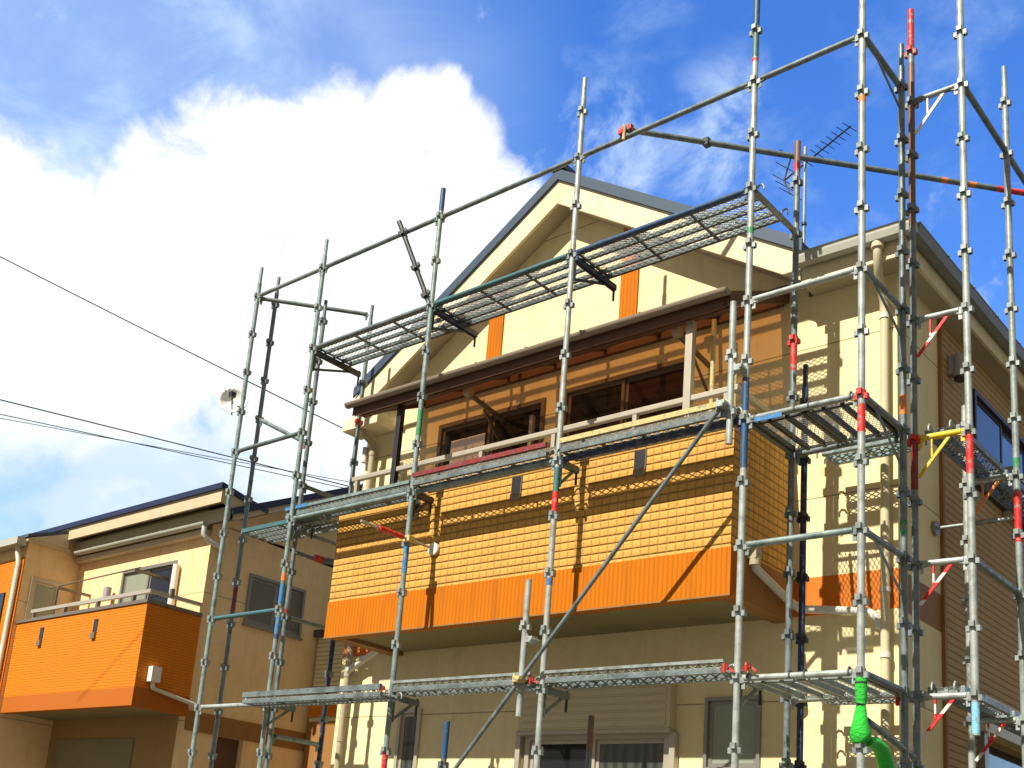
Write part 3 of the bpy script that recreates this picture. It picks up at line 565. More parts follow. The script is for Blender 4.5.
b.box(-16.9, NX - 0.2, 2.9, 2.94, 0, 6.1, 'neighbour_glass_grey')
b.build('wall', nb)
def nz(y): return 6.08 + (y - 1.68) * 0.47
b = MB(); b.extrude([(-17.5, 1.72, nz(1.72)), (-17.5, 4.6, nz(4.6)), (-17.5, 4.6, nz(4.6) + 0.07), (-17.5, 1.72, nz(1.72) + 0.07)], (17.5 + REX, 0, 0), 'slate_roof'); b.extrude([(-17.5, RY - 0.0, 6.385), (-17.5, RY, 6.455), (-17.5, 2.3, 6.33), (-17.5, 2.3, 6.26)], (17.5 + REX, 0, 0), 'slate_roof')
b.extrude([(-17.5, 4.6, nz(4.6)), (-17.5, 8.4, nz(1.0)), (-17.5, 8.4, nz(1.0) + 0.07), (-17.5, 4.6, nz(4.6) + 0.07)], (17.5 + REX, 0, 0), 'slate_roof'); nr = b.build('roof', nb)
b = MB(); b.box(-17.5, REX + 0.02, RY - 0.03, RY - 0.002, 6.385, 6.465, 'neighbour_roof_edge'); b.extrude([(REX + 0.001, RY - 0.002, 6.385), (REX + 0.001, 1.95, 6.30), (REX + 0.001, 1.95, 6.375), (REX + 0.001, RY - 0.002, 6.465)], (0.02, 0, 0), 'neighbour_roof_edge'); b.extrude([(REX + 0.002, 1.70, nz(1.70) - 0.02), (REX + 0.002, 4.6, nz(4.6) - 0.02), (REX + 0.002, 4.6, nz(4.6) + 0.08), (REX + 0.002, 1.70, nz(1.70) + 0.08)], (0.02, 0, 0), 'neighbour_roof_edge'); b.build('roof_edge_trim', nr)
b = MB(); b.box(-14.25, REX - 0.01, RY + 0.005, RY + 0.035, 6.20, 6.384, 'neighbour_trim'); b.extrude([(REX - 0.04, RY + 0.035, 6.20), (REX - 0.04, 1.95, 6.14), (REX - 0.04, 1.95, 6.30), (REX - 0.04, RY + 0.035, 6.38)], (0.03, 0, 0), 'neighbour_trim'); b.extrude([(REX - 0.04, 1.75, nz(1.75) - 0.10), (REX - 0.04, 4.6, nz(4.6) - 0.10), (REX - 0.04, 4.6, nz(4.6) - 0.02), (REX - 0.04, 1.75, nz(1.75) - 0.02)], (0.03, 0, 0), 'neighbour_trim'); b.build('fascia', nr)
b = MB(); b.extrude([(-17.4, RY + 0.036, 6.215), (-17.4, NY, 6.34), (-17.4, NY, 6.36), (-17.4, RY + 0.036, 6.235)], (17.4 + REX - 0.045, 0, 0), 'soffit_board'); b.extrude([(REX - 0.045, NY, nz(NY) - 0.10), (REX - 0.045, 4.6, nz(4.6) - 0.10), (REX - 0.045, 4.6, nz(4.6) - 0.07), (REX - 0.045, NY, nz(NY) - 0.07)], (NX - REX + 0.046, 0, 0), 'soffit_board'); b.build('soffit', nr)
b = MB(); b.extrude([(-17.5, 0.86, 6.07), (-17.5, RY + 0.1, 6.33), (-17.5, RY + 0.1, 6.38), (-17.5, 0.86, 6.12)], (17.5 - 13.42, 0, 0), 'slate_roof'); b.box(-17.4, -13.44, 0.88, RY + 0.1, 6.02, 6.06, 'neighbour_trim'); b.extrude([(-13.44, 0.88, 6.06), (-13.44, RY + 0.04, 6.06), (-13.44, RY + 0.04, 6.31), ], (0.02, 0, 0), 'neighbour_trim'); b.build('bay_roof', nr)
b = MB(); b.box(-13.52, NX - 0.02, NY - 0.12, NY - 0.002, 5.90, 5.98, 'neighbour_trim'); b.box(-13.52, REX - 0.05, 1.70, 1.718, 6.02, 6.21, 'soffit_board'); b.build('gutter_board', nb)
gutter('gutter', nb, (-13.40, NY - 0.121, 6.04), (-9.98, NY - 0.121, 6.04), (0, -1, 0), 0.055, 'gutter_grey')
MB().path([(-10.01, 1.69, 6.0), (-10.01, 1.69, 5.88), (-9.99, 1.78, 5.80), (-9.98, 1.98, 5.76), (-9.98, 2.02, 5.6)], 0.036, 'pipe_white', 10).build('gutter_elbow', nb)
b = MB(); b.path([(-13.70, 0.86, 5.98), (-13.66, 0.86, 5.84), (-13.62, 0.88, 5.70), (-13.62, 0.88, 0.0)], 0.038, 'pipe_white', 10); b.box(-15.5, -13.5, 0.74, 0.90, 5.95, 6.06, 'gutter_grey'); b.build('downpipe', nb)
MB().box(-16.3, -13.95, BFY - 0.03, BFY - 0.001, 3.9, 5.25, 'glass_navy').build('bay_window', nb)
# neighbour balcony
b = MB(); NB0, NB1, NBY = -13.54, -10.02, 1.0
b.box(NB0, NB1, NBY, NBY + 0.13, 3.62, 4.74, 'neighbour_orange'); b.box(NB1 - 0.13, NB1, NBY + 0.13, NY, 3.62, 4.74, 'neighbour_orange'); nbb = b.build('balcony', nb)
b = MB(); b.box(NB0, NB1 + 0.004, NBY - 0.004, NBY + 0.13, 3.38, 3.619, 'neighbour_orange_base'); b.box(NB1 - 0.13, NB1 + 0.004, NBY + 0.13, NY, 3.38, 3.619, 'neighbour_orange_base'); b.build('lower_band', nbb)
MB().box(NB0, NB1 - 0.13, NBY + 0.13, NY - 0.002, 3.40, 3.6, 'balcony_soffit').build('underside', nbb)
b = MB(); b.box(NB0, NB1 + 0.02, NBY - 0.02, NBY + 0.15, 4.742, 4.79, 'alu_bronze'); b.box(NB1 - 0.15, NB1 + 0.02, NBY + 0.15, NY, 4.742, 4.79, 'alu_bronze'); b.build('coping', nbb)
b = MB(); b.box(NB0 + 0.3, NB1 - 0.02, NBY + 0.03, NBY + 0.08, 4.89, 4.94, 'alu_light'); b.box(NB1 - 0.07, NB1 - 0.02, NBY + 0.08, NY, 4.89, 4.94, 'alu_light')
for k in range(5): x = NB0 + 0.35 + k * 0.9; b.box(x, x + 0.05, NBY + 0.03, NBY + 0.08, 4.79, 4.889, 'alu_bronze')
b.build('handrail', nbb)
for x in (-12.72, -11.23):
    b = MB(); b.box(x - 0.05, x + 0.05, NBY - 0.01, NBY - 0.001, 4.42, 4.62, 'alu_dark'); b.box(x - 0.05, x + 0.05, NBY - 0.035, NBY - 0.001, 4.34, 4.42, 'alu_bronze'); b.build('drain_scupper', nbb)
b = MB(); b.box(NB1 + 0.005, NB1 + 0.11, 1.16, 1.30, 3.72, 3.92, 'plastic_white'); b.path([(NB1 + 0.055, 1.22, 3.73), (NB1 + 0.055, 1.24, 3.64), (NB1 + 0.055, 1.9, 3.54), (NB1 + 0.055, 2.0, 3.50)], 0.03, 'pipe_white', 10); b.build('balcony_drain', nb)
window(nb, 'y', NY, -12.20, -10.80, 4.45, 5.64, 'alu_grey', ['glass_frosted', 'glass_dark'], 0.05)
window(nb, 'x', BFX, 1.10, 1.62, 4.4, 5.52, 'alu_light', ['glass_frosted'], 0.06)
window(nb, 'x', NX, 2.58, 3.63, 4.82, 5.55, 'alu_grey', ['neighbour_glass_grey', 'neighbour_glass_grey'], 0.04)
MB().box(NX - 0.13, NX - 0.10, 2.40, 2.86, 2.0, 3.2, 'wood_brown').build('side_door', nb)
b = MB(); b.box(-13.4, -11.2, 1.845, 1.858, 0, 3.1, 'balcony_soffit'); b.build('garage_shutter', nb)
MB().box(NX - 0.002, NX + 0.02, NY, 8, 3.20, 3.46, 'brown_band').build('storey_band', nb)
b = MB(); b.box(-13.1, -13.06, 1.3, 1.86, 5.32, 5.36, 'alu_bronze'); b.box(-11.0, -10.96, 1.3, 1.86, 5.36, 5.40, 'alu_bronze'); b.tube((-13.4, 1.34, 5.37), (-10.9, 1.34, 5.41), 0.012, 'alu_bronze', 8); b.build('laundry_bracket', nb)
b = MB(); b.tube((-12.4, 1.75, 5.2), (-12.4, 1.75, 5.38), 0.06, 'plastic_grey', 12); b.build('wall_vent', nb)
MB().tube((-10.72, 1.80, 4.5), (-10.72, 1.80, 5.55), 0.05, 'plastic_white', 12).build('vent_pipe', nb)
# rear wing of pale brick siding
b = MB(); b.box(-10.0, -8.9, 3.95, 8, 0, 4.9, 'pale_brick_siding'); b.box(-10.0, -8.9, 3.93, 3.949, 3.70, 3.86, 'neighbour_orange'); b.box(-10.0, -8.9, 3.93, 3.949, 0, 3.62, 'brown_band'); b.box(-10.05, -8.8, 3.88, 8.1, 4.901, 5.0, 'slate_roof'); wing = b.build('rear_wing', nb)

# ------------------------------------------------------------------ scaffold parts
PR = 0.0250
Z0, PT = 7.84, 0.475
def lev(i): return Z0 - PT * i
def collar_mesh(mat):
    b = MB()
    b.tube((0, 0, -0.012), (0, 0, 0.030), PR + 0.006, mat, 14)
    for dx, dy, dz in ((1, 0, -0.018), (-1, 0, -0.018), (0, 1, 0.012), (0, -1, 0.012)):
        o = V(dx, dy, 0); s = V(-dy, dx, 0); c = V(0, 0, dz)
        # U shaped pocket, open above and below
        for q in (-1, 1): b.bar(c + o * (PR - 0.002) + s * q * 0.016, c + o * (PR + 0.022) + s * q * 0.015, 0.006, 0.040, mat)
        b.bar(c + o * (PR + 0.020) - s * 0.018, c + o * (PR + 0.020) + s * 0.018, 0.006, 0.040, mat)
    return b
COLLAR = {}
def collar(parent, loc, mat):
    key = mat
    if key not in COLLAR:
        o = collar_mesh(mat).build('collar'); COLLAR[key] = o.data; bpy.data.objects.remove(o)
    c = bpy.data.objects.new('collar', COLLAR[key]); COL.objects.link(c); c.parent = parent; c.location = loc; c.rotation_euler = (0, 0, random.uniform(-0.12, 0.12)); return c
def post(label, x, y, top, bot=0.0, mat='galvanised', bands=(), red=(), cmat=None, i0=None, phase=0.0, tilt=0.0):
    b = MB(); jd = 0.0
    b.tube((x, y, bot), (x, y, top - 0.20), PR, mat, 14, caps=True); b.tube((x, y, top - 0.20), (x, y, top), PR - 0.005, mat, 14)
    o = MB(); root = bpy.data.objects.new('scaffold_post', None)
    me = b
    me.v = [q - V(x, y, bot) for q in me.v]
    root = me.build('scaffold_post'); root.location = (x, y, bot); root['_w'] = (x, y, bot); root.rotation_euler = (random.uniform(-0.0012, 0.0012), random.uniform(-0.0012, 0.0012), 0)
    tag(root, label, 'scaffold post', 'upright scaffold posts')
    if bot == 0.0:
        MB().box(x - 0.07, x + 0.07, y - 0.07, y + 0.07, 0.008, 0.016, 'galvanised_dull').build('base_plate', root)
    for i in range(-3, 17):
        z = lev(i) + phase
        if z < bot + 0.08 or z > top - 0.12: continue
        collar(root, (0, 0, z - bot + random.uniform(-0.004, 0.004)), 'paint_red' if i in red else (cmat or ('galvanised_dull' if mat == 'galvanised_dull' else 'galvanised' if mat.startswith('galv') else mat)))
    for z0, z1, m_ in bands:
        MB().tube((x, y, z0), (x, y, z1), PR + 0.0012 if z1 < top - 0.21 else PR + 0.001, m_, 14).build('paint_band', root)
    return root
XF, XE, XD, XC, XB, XA = 0.0, -0.865, -2.555, -4.23, -5.95, -7.09
post('tall front corner scaffold post with one red band and a green sleeve at its foot', XF, 0, 9.3, bands=((4.72, 4.92, 'paint_red'), (7.27, 7.32, 'paint_orange')), red=(6,), mat='galvanised_bright')
post('front scaffold post at the balcony right corner, painted blue at top and middle', XE, 0, 9.3, bands=((8.34, 9.3, 'paint_blue'), (8.06, 8.32, 'paint_teal'), (5.06, 5.32, 'paint_blue'), (4.62, 4.98, 'paint_blue'), (8.02, 8.05, 'paint_red'), (6.50, 6.55, 'paint_green')), mat='galvanised_bright')
post('front scaffold post crossing the middle of the balcony with a red band and blue ring', XD, 0, 8.66, bands=((4.72, 4.93, 'paint_teal'), (4.55, 4.72, 'paint_red'), (3.93, 3.99, 'paint_bright_blue')), mat='galvanised_bright', red=())
post('front scaffold post with bright blue top end left of the gable peak', XC, 0, 8.15, bands=((7.90, 8.15, 'paint_blue'), (4.22, 4.48, 'paint_bright_blue'), (2.40, 2.60, 'paint_red'), (5.55, 5.8, 'paint_green')), mat='galvanised_green')
post('front scaffold post with blotchy blue paint left of the orange balcony', XB, 0, 8.18, bands=((4.10, 4.30, 'paint_bright_blue'), (3.80, 3.96, 'paint_bright_blue'), (4.34, 4.42, 'paint_orange'), (3.74, 3.79, 'paint_blue')), mat='galvanised_green')
post('outermost front scaffold post at the left end of the scaffold', XA, 0, 8.21, mat='galvanised_green')
post('rear scaffold post with a dark red band right behind the left end post', -7.075, 0.245, 8.20, bands=((4.17, 4.45, 'paint_dark_red'),), mat='galvanised_dull')
post('short-topped grey scaffold post right behind the blotchy blue post', -6.15, 0.24, 7.62, mat='galvanised_dull', bands=((4.05, 4.12, 'paint_dark_red'),))
post('dark wall side scaffold post at the left corner of the house under the gable foot', -6.14, 0.90, 7.86, mat='galvanised_dull', bands=((0.6, 4.1, 'paint_navy'), (5.1, 5.55, 'rust_brown')), red=(3,))
post('wall side scaffold post with purple red top right of the gable roof', -0.865, 0.74, 7.74, bands=((7.46, 7.54, 'paint_red'), (7.54, 7.74, 'rust_brown'), (5.68, 5.92, 'paint_red')), red=(4,), mat='galvanised_dull')
post('dark blue wall side scaffold post that ends just above the right hand deck', -0.84, 0.90, 5.79, mat='paint_navy', bands=((5.4, 5.59, 'paint_blue'),), cmat='pole_dark')
post('wall side scaffold post with an orange mark near the right house corner', 0.0, 0.70, 8.22, bands=((5.10, 5.25, 'paint_orange'), (4.20, 4.30, 'paint_green')), mat='galvanised_dull')
post('rusty brown scaffold post with a bright red top sleeve at the house corner', 0.0, 0.915, 8.70, bands=((8.36, 8.50, 'paint_red'), (8.50, 8.70, 'paint_red'), (4.60, 5.02, 'paint_dark_red'), (6.75, 8.20, 'rust_brown')), red=(-1, 6), mat='galvanised_dull')
post('outer side scaffold post with a red band whose light blue lower end hangs free', 0.385, 0.93, 9.4, bot=2.82, bands=((4.66, 4.96, 'paint_red'), (2.83, 3.04, 'paint_sky_blue')), mat='galvanised_bright')
post('outer side scaffold post at the right edge with green mark and red band', 0.385, 1.97, 8.67, bands=((5.05, 5.13, 'paint_green'), (4.45, 4.86, 'paint_red')), mat='galvanised')
post('thin pale scaffold post against the shaded side wall of the house', 0.01, 1.97, 5.85, mat='galvanised_bright')
post('short blue topped post standing below the balcony left of the diagonal brace', -3.55, 0.02, 2.86, bands=((2.55, 2.66, 'paint_blue'), (2.66, 2.86, 'paint_blue')), mat='galvanised_dull', phase=-0.12)
post('short rusty topped post in front of the shuttered ground floor window', -2.52, 0.62, 2.98, bands=((2.70, 2.78, 'rust_brown'), (2.78, 2.98, 'rust_brown')), mat='galvanised_dull', phase=-0.12)

# rails: horizontal tubes with wedge heads in the collars
LR = 0.0235
def rail(label, a, b_, mat='galvanised', ends=(None, None), knee=None, group='scaffold rails', name='scaffold_rail', r=LR):
    a = Vector(a); b_ = Vector(b_); d = (b_ - a).normalized(); a2 = a + d * 0.055; b2 = b_ - d * 0.055
    m = MB(); m.tube(a2, b2, r, mat, 12); m.v = [q - a for q in m.v]; o = m.build(name); o.location = a; o['_w'] = tuple(a)
    tag(o, label, 'scaffold rail', group)
    for e, p, s in ((ends[0], a, d), (ends[1], b_, -d)):
        m = MB(); m.bar(p + s * 0.026 - V(0, 0, 0.02), p + s * 0.085 - V(0, 0, 0.004), 0.022, 0.034, e or mat); m.bar(p + s * 0.046 + V(0, 0, 0.025), p + s * 0.046 - V(0, 0, 0.075), 0.010, 0.026, e or mat, up=s); m.build('wedge_head', o)
    if knee:                                          # slanting stay under the rail
        t0, drop, km = knee; L_ = (b_ - a).length
        m = MB(); p = a + d * t0; q = b_ - d * 0.03 - V(0, 0, drop); m.bar(p - V(0, 0, 0.015), q, 0.012, 0.018, km); m.build('knee_stay', o)
    return o
i = 0
for (xa, xb, nm, mt) in ((XA, XB, 'top front rail at the far left end of the scaffold', 'galvanised'), (XB, XC, 'top front rail left of the blue topped post', 'galvanised_dull'), (XC, XD, 'top front rail against the sky left of the gable peak', 'galvanised_dull'),
                         (XD, XE, 'top front rail carrying the red clamp above the gable roof', 'galvanised_dull'), (XE, XF, 'highest front rail running up to the right corner post', 'galvanised_dull')):
    rail(nm, (xa, 0, lev(0)), (xb, 0, lev(0)), mt)
rail('top end rail running back from the left end post to the house corner', (XA, 0.0, lev(0) - 0.02), (-6.14, 0.90, lev(0) - 0.10), 'galvanised_dull')
rail('top rail with thin stay running back from the right corner post to the rusty post', (0, 0, lev(0)), (0, 0.70, lev(0)), 'galvanised_dull', knee=(0.22, 0.19, 'galvanised_dull'))
rail('side top rail running beyond the right edge from the post above the eaves', (0.385, 0.93, lev(0)), (0.385, 1.97, lev(0)), 'galvanised_dull')
rail('far side top rail leaving the picture at the right edge', (0.385, 1.97, lev(0)), (0.385, 3.75, lev(0)), 'galvanised_dull')
rail('handrail over the deck in front of the eaves at the right corner', (XE, 0, lev(4)), (XF, 0, lev(4)), 'galvanised_bright')
rail('return rail with stay below the eaves at the right corner', (0, 0, lev(4)), (0, 0.70, lev(4)), 'galvanised_dull', knee=(0.20, 0.22, 'galvanised_dull'))
rail('ledger with hooks holding the small upper deck at the right corner', (XE, 0, lev(6)), (XF, 0, lev(6)), 'galvanised', )
rail('upper deck return rail with stay at the right corner', (0, 0, lev(6)), (0, 0.70, lev(6)), 'galvanised_dull', knee=(0.22, 0.28, 'galvanised_dull'))
rail('return bar under the small upper deck beside the balcony corner', (XE, 0, lev(6)), (-0.865, 0.74, lev(6)), 'galvanised_dull')
rail('wall side ledger under the small upper deck', (-0.865, 0.74, lev(6) - 0.02), (0, 0.70, lev(6) - 0.02), 'galvanised_dull')
rail('handrail at orange band height by the right corner', (XE, 0, lev(8)), (XF, 0, lev(8)), 'galvanised_green')
rail('return rail with stay at orange band height by the right corner', (0, 0, lev(8)), (0, 0.70, lev(8)), 'galvanised_dull', knee=(0.22, 0.28, 'galvanised_dull'))
rail('pale ledger with red strip under the lower deck at the right corner', (XE, 0, lev(10)), (XF, 0, lev(10)), 'galvanised_bright')
rail('lower deck return rail above the green sleeve', (0, 0, lev(10)), (0, 0.70, lev(10)), 'galvanised_dull')
rail('wall side ledger with red end under the lower deck', (-0.865, 0.74, lev(10) - 0.02), (0, 0.70, lev(10) - 0.02), 'galvanised_bright', ends=(None, 'paint_red'))
rail('lowest return rail behind the green sleeve', (0, 0.05, 2.80), (0, 0.915, 2.66), 'galvanised_dull')
rail('side rail in front of the brown lap siding', (0.385, 0.93, lev(8)), (0.385, 1.97, lev(8)), 'galvanised_dull')
for (xa, xb, nm, mt) in ((XB, XC, 'grey green ledger under the balcony deck left of the wall tie', 'galvanised_green'), (XC, XD, 'green ledger under the balcony deck between the wall tie and the red banded post', 'galvanised_green'), (XD, XE, 'navy blue ledger under the balcony deck at the brace top', 'paint_navy')):
    rail(nm, (xa, 0, lev(6)), (xb, 0, lev(6)), mt)
for (xa, xb, nm, mt) in ((XB, XC, 'top deck outer ledger at the left, dull steel', 'galvanised_dull'), (XC, XD, 'top deck outer ledger in the middle, bluish steel', 'paint_teal'), (XD, XE, 'bright blue top deck outer ledger right of the gable', 'paint_blue')):
    rail(nm, (xa, 0, lev(2)), (xb, 0, lev(2)), mt)
rail('end bar of the top deck right of the gable', (XE, 0, lev(2)), (-0.865, 0.74, lev(2)), 'galvanised')
rail('left end handrail meeting the blotchy blue post near the roof of the tan house', (XA, 0, lev(4)), (XB, 0, lev(4)), 'galvanised_dull')
rail('left end return rail with a red tip against the white cloud', (-7.075, 0.245, lev(3)), (-6.20, 0.27, lev(4) + 0.02), 'galvanised_dull', ends=(None, 'paint_red'))
rail('teal left end handrail in front of the window of the tan house', (XA, 0, lev(8)), (XB, 0, lev(8)), 'paint_teal')
rail('pale left end ledger joined to the lowest front deck', (XA, 0, lev(10)), (XB, 0, lev(10)), 'galvanised_bright')
rail('short return bar between the two left rear posts under the deck', (-6.15, 0.24, lev(6) - 0.02), (-6.14, 0.90, lev(6) - 0.02), 'galvanised_dull')
rail('return bar behind the blotchy blue post at window sill height of the tan house', (-6.15, 0.24, lev(8)), (-6.14, 0.90, lev(8)), 'galvanised_dull')
rail('return bar over the pale brick wing behind the lowest deck', (-6.15, 0.24, lev(11) + 0.2), (-6.14, 0.90, lev(11) + 0.2), 'galvanised_dull')
rail('dark return bar against the sky above the left end of the deck', (-6.15, 0.24, lev(5)), (-6.14, 0.90, lev(5)), 'galvanised_dull')

# knee brackets on the side scaffold (short bar with a triangular stay)
def knee_bracket(label, a, b_, mat, stay, mid=0.55):
    a = Vector(a); b_ = Vector(b_); d = (b_ - a).normalized()
    o = rail(label, a, b_, mat, group='knee brackets on the side scaffold', name='knee_bracket'); o['category'] = 'bracket'
    p = a + d * 0.03 - V(0, 0, 0.30); q = a + (b_ - a) * 0.64 - V(0, 0, 0.02)
    MB().bar(p, q, 0.014, 0.022, stay).build('diagonal_stay', o); t = a + (b_ - a) * 0.33
    zm = p.z + (q.z - p.z) * 0.5
    MB().bar(t - V(0, 0, 0.02), V(t.x, t.y, zm), 0.012, 0.020, stay).build('upright_stay', o)
    return o
ya = 0.925
knee_bracket('grey knee bracket with white stay up against the blue sky', (0, 0.915, lev(0)), (0.385, 0.93, lev(0)), 'galvanised', 'plastic_white')
knee_bracket('knee bracket with red and white stay just below the eaves', (0, 0.915, lev(4)), (0.385, 0.93, lev(4)), 'galvanised_bright', 'red_white_stay')
knee_bracket('yellow knee bracket beside the dark upper side window', (0, 0.915, lev(6)), (0.385, 0.93, lev(6)), 'paint_yellow', 'paint_yellow')
knee_bracket('knee bracket with red stay in front of the brown band of the side wall', (0, 0.915, lev(8)), (0.385, 0.93, lev(8)), 'galvanised_bright', 'red_white_stay')
knee_bracket('lowest knee bracket with red and white stay left of the light blue post end', (0, 0.915, lev(10)), (0.385, 0.93, lev(10)), 'galvanised_bright', 'red_white_stay')
knee_bracket('knee bracket with an orange mark at the right edge by the blue side window', (0.01, 1.97, lev(6)), (0.385, 1.97, lev(6)), 'galvanised_bright', 'paint_orange')
knee_bracket('knee bracket with red stay at the bottom right edge over the garage opening', (0.01, 1.97, lev(10)), (0.385, 1.97, lev(10)), 'galvanised_bright', 'red_white_stay')

# cantilever brackets that carry the front decks
def deck_bracket(label, x, z, length, mat):
    o = MB(); o.bar((x, 0.025, z), (x, length, z), 0.04, 0.055, mat); o.bar((x, 0.025, z - 0.20), (x, length * 0.8, z - 0.02), 0.012, 0.024, mat)
    o.v = [q - V(x, 0, z) for q in o.v]; r = o.build('deck_bracket'); r.location = (x, 0, z); r['_w'] = (x, 0, z); tag(r, label, 'bracket', 'deck brackets on the front posts')
    MB().bar((x, 0.026, z + 0.06), (x, 0.026, z - 0.22), 0.05, 0.012, mat, up=(0, 1, 0)).build('wedge_plate', r)
    MB().tube((x, length - 0.015, z + 0.04), (x, length - 0.015, z - 0.13), 0.011, 'iron_black', 8).build('locking_pin', r)
    return r
deck_bracket('dark top deck bracket at the left end with red stay below', XB, lev(2) - 0.03, 0.68, 'pole_dark')
deck_bracket('dark navy top deck bracket left of the gable on the blue topped post', XC, lev(2) - 0.03, 0.66, 'paint_navy')
deck_bracket('dark navy top deck bracket in front of the gable', XD, lev(2) - 0.03, 0.64, 'paint_navy')
deck_bracket('bracket under the balcony deck on the blotchy blue post', XB, lev(6) - 0.0, 0.30, 'galvanised_dull')
deck_bracket('bracket under the balcony deck above the wall tie', XC, lev(6) - 0.0, 0.27, 'pole_dark')
deck_bracket('bracket under the balcony deck above the red banded post', XD, lev(6) - 0.0, 0.27, 'paint_teal')
deck_bracket('lowest deck bracket on the blotchy blue post', XB, lev(10) - 0.0, 0.34, 'galvanised_dull')
deck_bracket('lowest deck bracket beside the narrow ground floor window', XC, lev(10) - 0.0, 0.34, 'galvanised_dull')
deck_bracket('lowest deck bracket above the shuttered window', XD, lev(10) - 0.0, 0.34, 'galvanised_dull')
deck_bracket('lowest deck bracket with red clips at the balcony right corner', XE, lev(10) - 0.0, 0.34, 'galvanised')

# planks: steel frame, expanded metal, hooks
def expanded(m, u0, u1, v0, v1, step, mat, f, t=0.006, w=0.007):   # diagonal strands; f(u, v) -> point
    k = 0.55                                           # strand slope dv/du
    n = int(((u1 - u0) + (v1 - v0) / k) / step) + 1
    for sg in (1, -1):
        for j in range(n):
            ua = u0 - (v1 - v0) / k + j * step
            a = [ua, v0]; b_ = [ua + (v1 - v0) / k, v1]
            if a[0] < u0: a = [u0, v0 + (u0 - ua) * k]
            if b_[0] > u1: b_ = [u1, v0 + (u1 - ua) * k]
            if a[1] >= v1 or b_[1] <= v0 or b_[0] - a[0] < 0.01: continue
            if sg < 0: a[1] = v0 + v1 - a[1]; b_[1] = v0 + v1 - b_[1]
            m.bar(f(*a), f(*b_), t, w, mat)
def plank(label, p0, along, across, length, width, z, rails='galvanised', mesh='galvanised_bright', bars=2, cross=2, side=False, hook_mat='galvanised', edge=None, group='scaffold deck planks', step=0.062, height=0.045, strand=0.0055, lift=0.125, toe=0.042):
    p0 = Vector(p0); al = Vector(along); ac = Vector(across); up = V(0, 0, 1)
    root = thing('scaffold_plank', label, 'scaffold plank', p0, group)
    P = lambda u, v, w=0.0: p0 + al * u + ac * v + up * w
    e = 0.03
    for v, mt in ((e / 2, rails if side else edge or rails), (width - e / 2, rails)):
        MB().bar(P(0, v, height / 2), P(length, v, height / 2), e, height, mt).build('side_rail', root, 0.003)
    m = MB()
    for k in range(bars): v = width * (k + 1) / (bars + 1); m.bar(P(0.0, v, 0.012), P(length, v, 0.012), 0.026, 0.034, rails)
    for k in range(cross + 2): u = 0.02 + (length - 0.04) * k / (cross + 1); m.bar(P(u, e, 0.01), P(u, width - e, 0.01), 0.018, 0.018, rails)
    m.build('stiffener_frame', root)
    m = MB(); expanded(m, 0, length, e, width - e, step, mesh, lambda u, v: P(u, v, height - 0.006), strand, strand); m.build('expanded_metal', root)
    if side:
        m = MB(); expanded(m, 0, length, 0.0, lift - 0.03, step, mesh, lambda u, v: P(u, 0.002, v + 0.02), 0.006, 0.005); m.bar(P(0, 0, lift), P(length, 0, lift), 0.026, toe, edge or rails); m.build('toe_rail', root)
    for u, s in ((0.0, -1), (length, 1)):
        for v in (0.05, width - 0.05):
            m = MB(); m.path([P(u, v, 0.03), P(u + s * 0.02, v, 0.06), P(u + s * 0.045, v, 0.065), P(u + s * 0.062, v, 0.04), P(u + s * 0.06, v, 0.012)], 0.0075, hook_mat, 8); m.build('hook', root)
    return root
Xp = (1, 0, 0); Yp = (0, 1, 0)
for (xa, xb, nm, rl) in ((XB, XC, 'top deck plank at the left end seen from below against the sky', 'galvanised_dull'), (XC, XD, 'top deck plank across the left slope of the gable, seen from below', 'galvanised_dull'), (XD, XE, 'top deck plank across the right slope of the gable, seen from below', 'galvanised_dull')):
    plank(nm, (xa + 0.005, 0.034, lev(2) + 0.005), Xp, Yp, xb - xa - 0.01, 0.50, 0, rl, 'galvanised_pale', bars=3, cross=2, step=0.062, strand=0.0038)
pl = plank('balcony deck plank at the left end with a blue tip', (XB - 0.14, 0.032, lev(6) + 0.045), Xp, Yp, XC - XB + 0.06, 0.235, 0, 'galvanised_dull', 'galvanised', bars=1, cross=3, side=True, edge='galvanised_green', lift=0.085, toe=0.03, hook_mat='galvanised')
MB().box(XB - 0.142, XB + 0.20, 0.012, 0.0185, lev(6) + 0.112, lev(6) + 0.148, 'paint_bright_blue').build('blue_tip', pl)
for (xa, xb, nm, eg) in ((XC, XD, 'balcony deck plank with a dark red edge rail', 'paint_dark_red'), (XD, XE, 'balcony deck plank with a tan edge rail below the brace top', 'paint_tan')):
    plank(nm, (xa + 0.06, -0.07, lev(6) + 0.035), Xp, Yp, xb - xa - 0.14, 0.235, 0, 'galvanised_dull', 'galvanised', bars=1, cross=3, side=True, edge=eg, lift=0.10, toe=0.042, step=0.085, hook_mat='galvanised')
plank('grey plank at the left end of the lowest deck, passing before the blotchy post', (XB - 0.02, -0.29, lev(10) - 0.05), Xp, Yp, XC - XB + 0.18, 0.25, 0, 'galvanised_dull', 'galvanised', bars=1, cross=3, side=True, edge='galvanised_dull', lift=0.085, toe=0.05, hook_mat='galvanised')
for (xa, xb, nm, eg) in ((XC, XD, 'lowest deck plank under the middle of the balcony', 'galvanised'), (XD, XE, 'lowest deck plank with dark crossbars above the shuttered window', 'galvanised')):
    plank(nm, (xa + 0.06, -0.05, lev(10) + 0.035), Xp, Yp, xb - xa - 0.14, 0.28, 0, 'galvanised_dull', 'galvanised', bars=1, cross=3, side=True, edge=eg, lift=0.085, toe=0.022, step=0.085, hook_mat='galvanised')
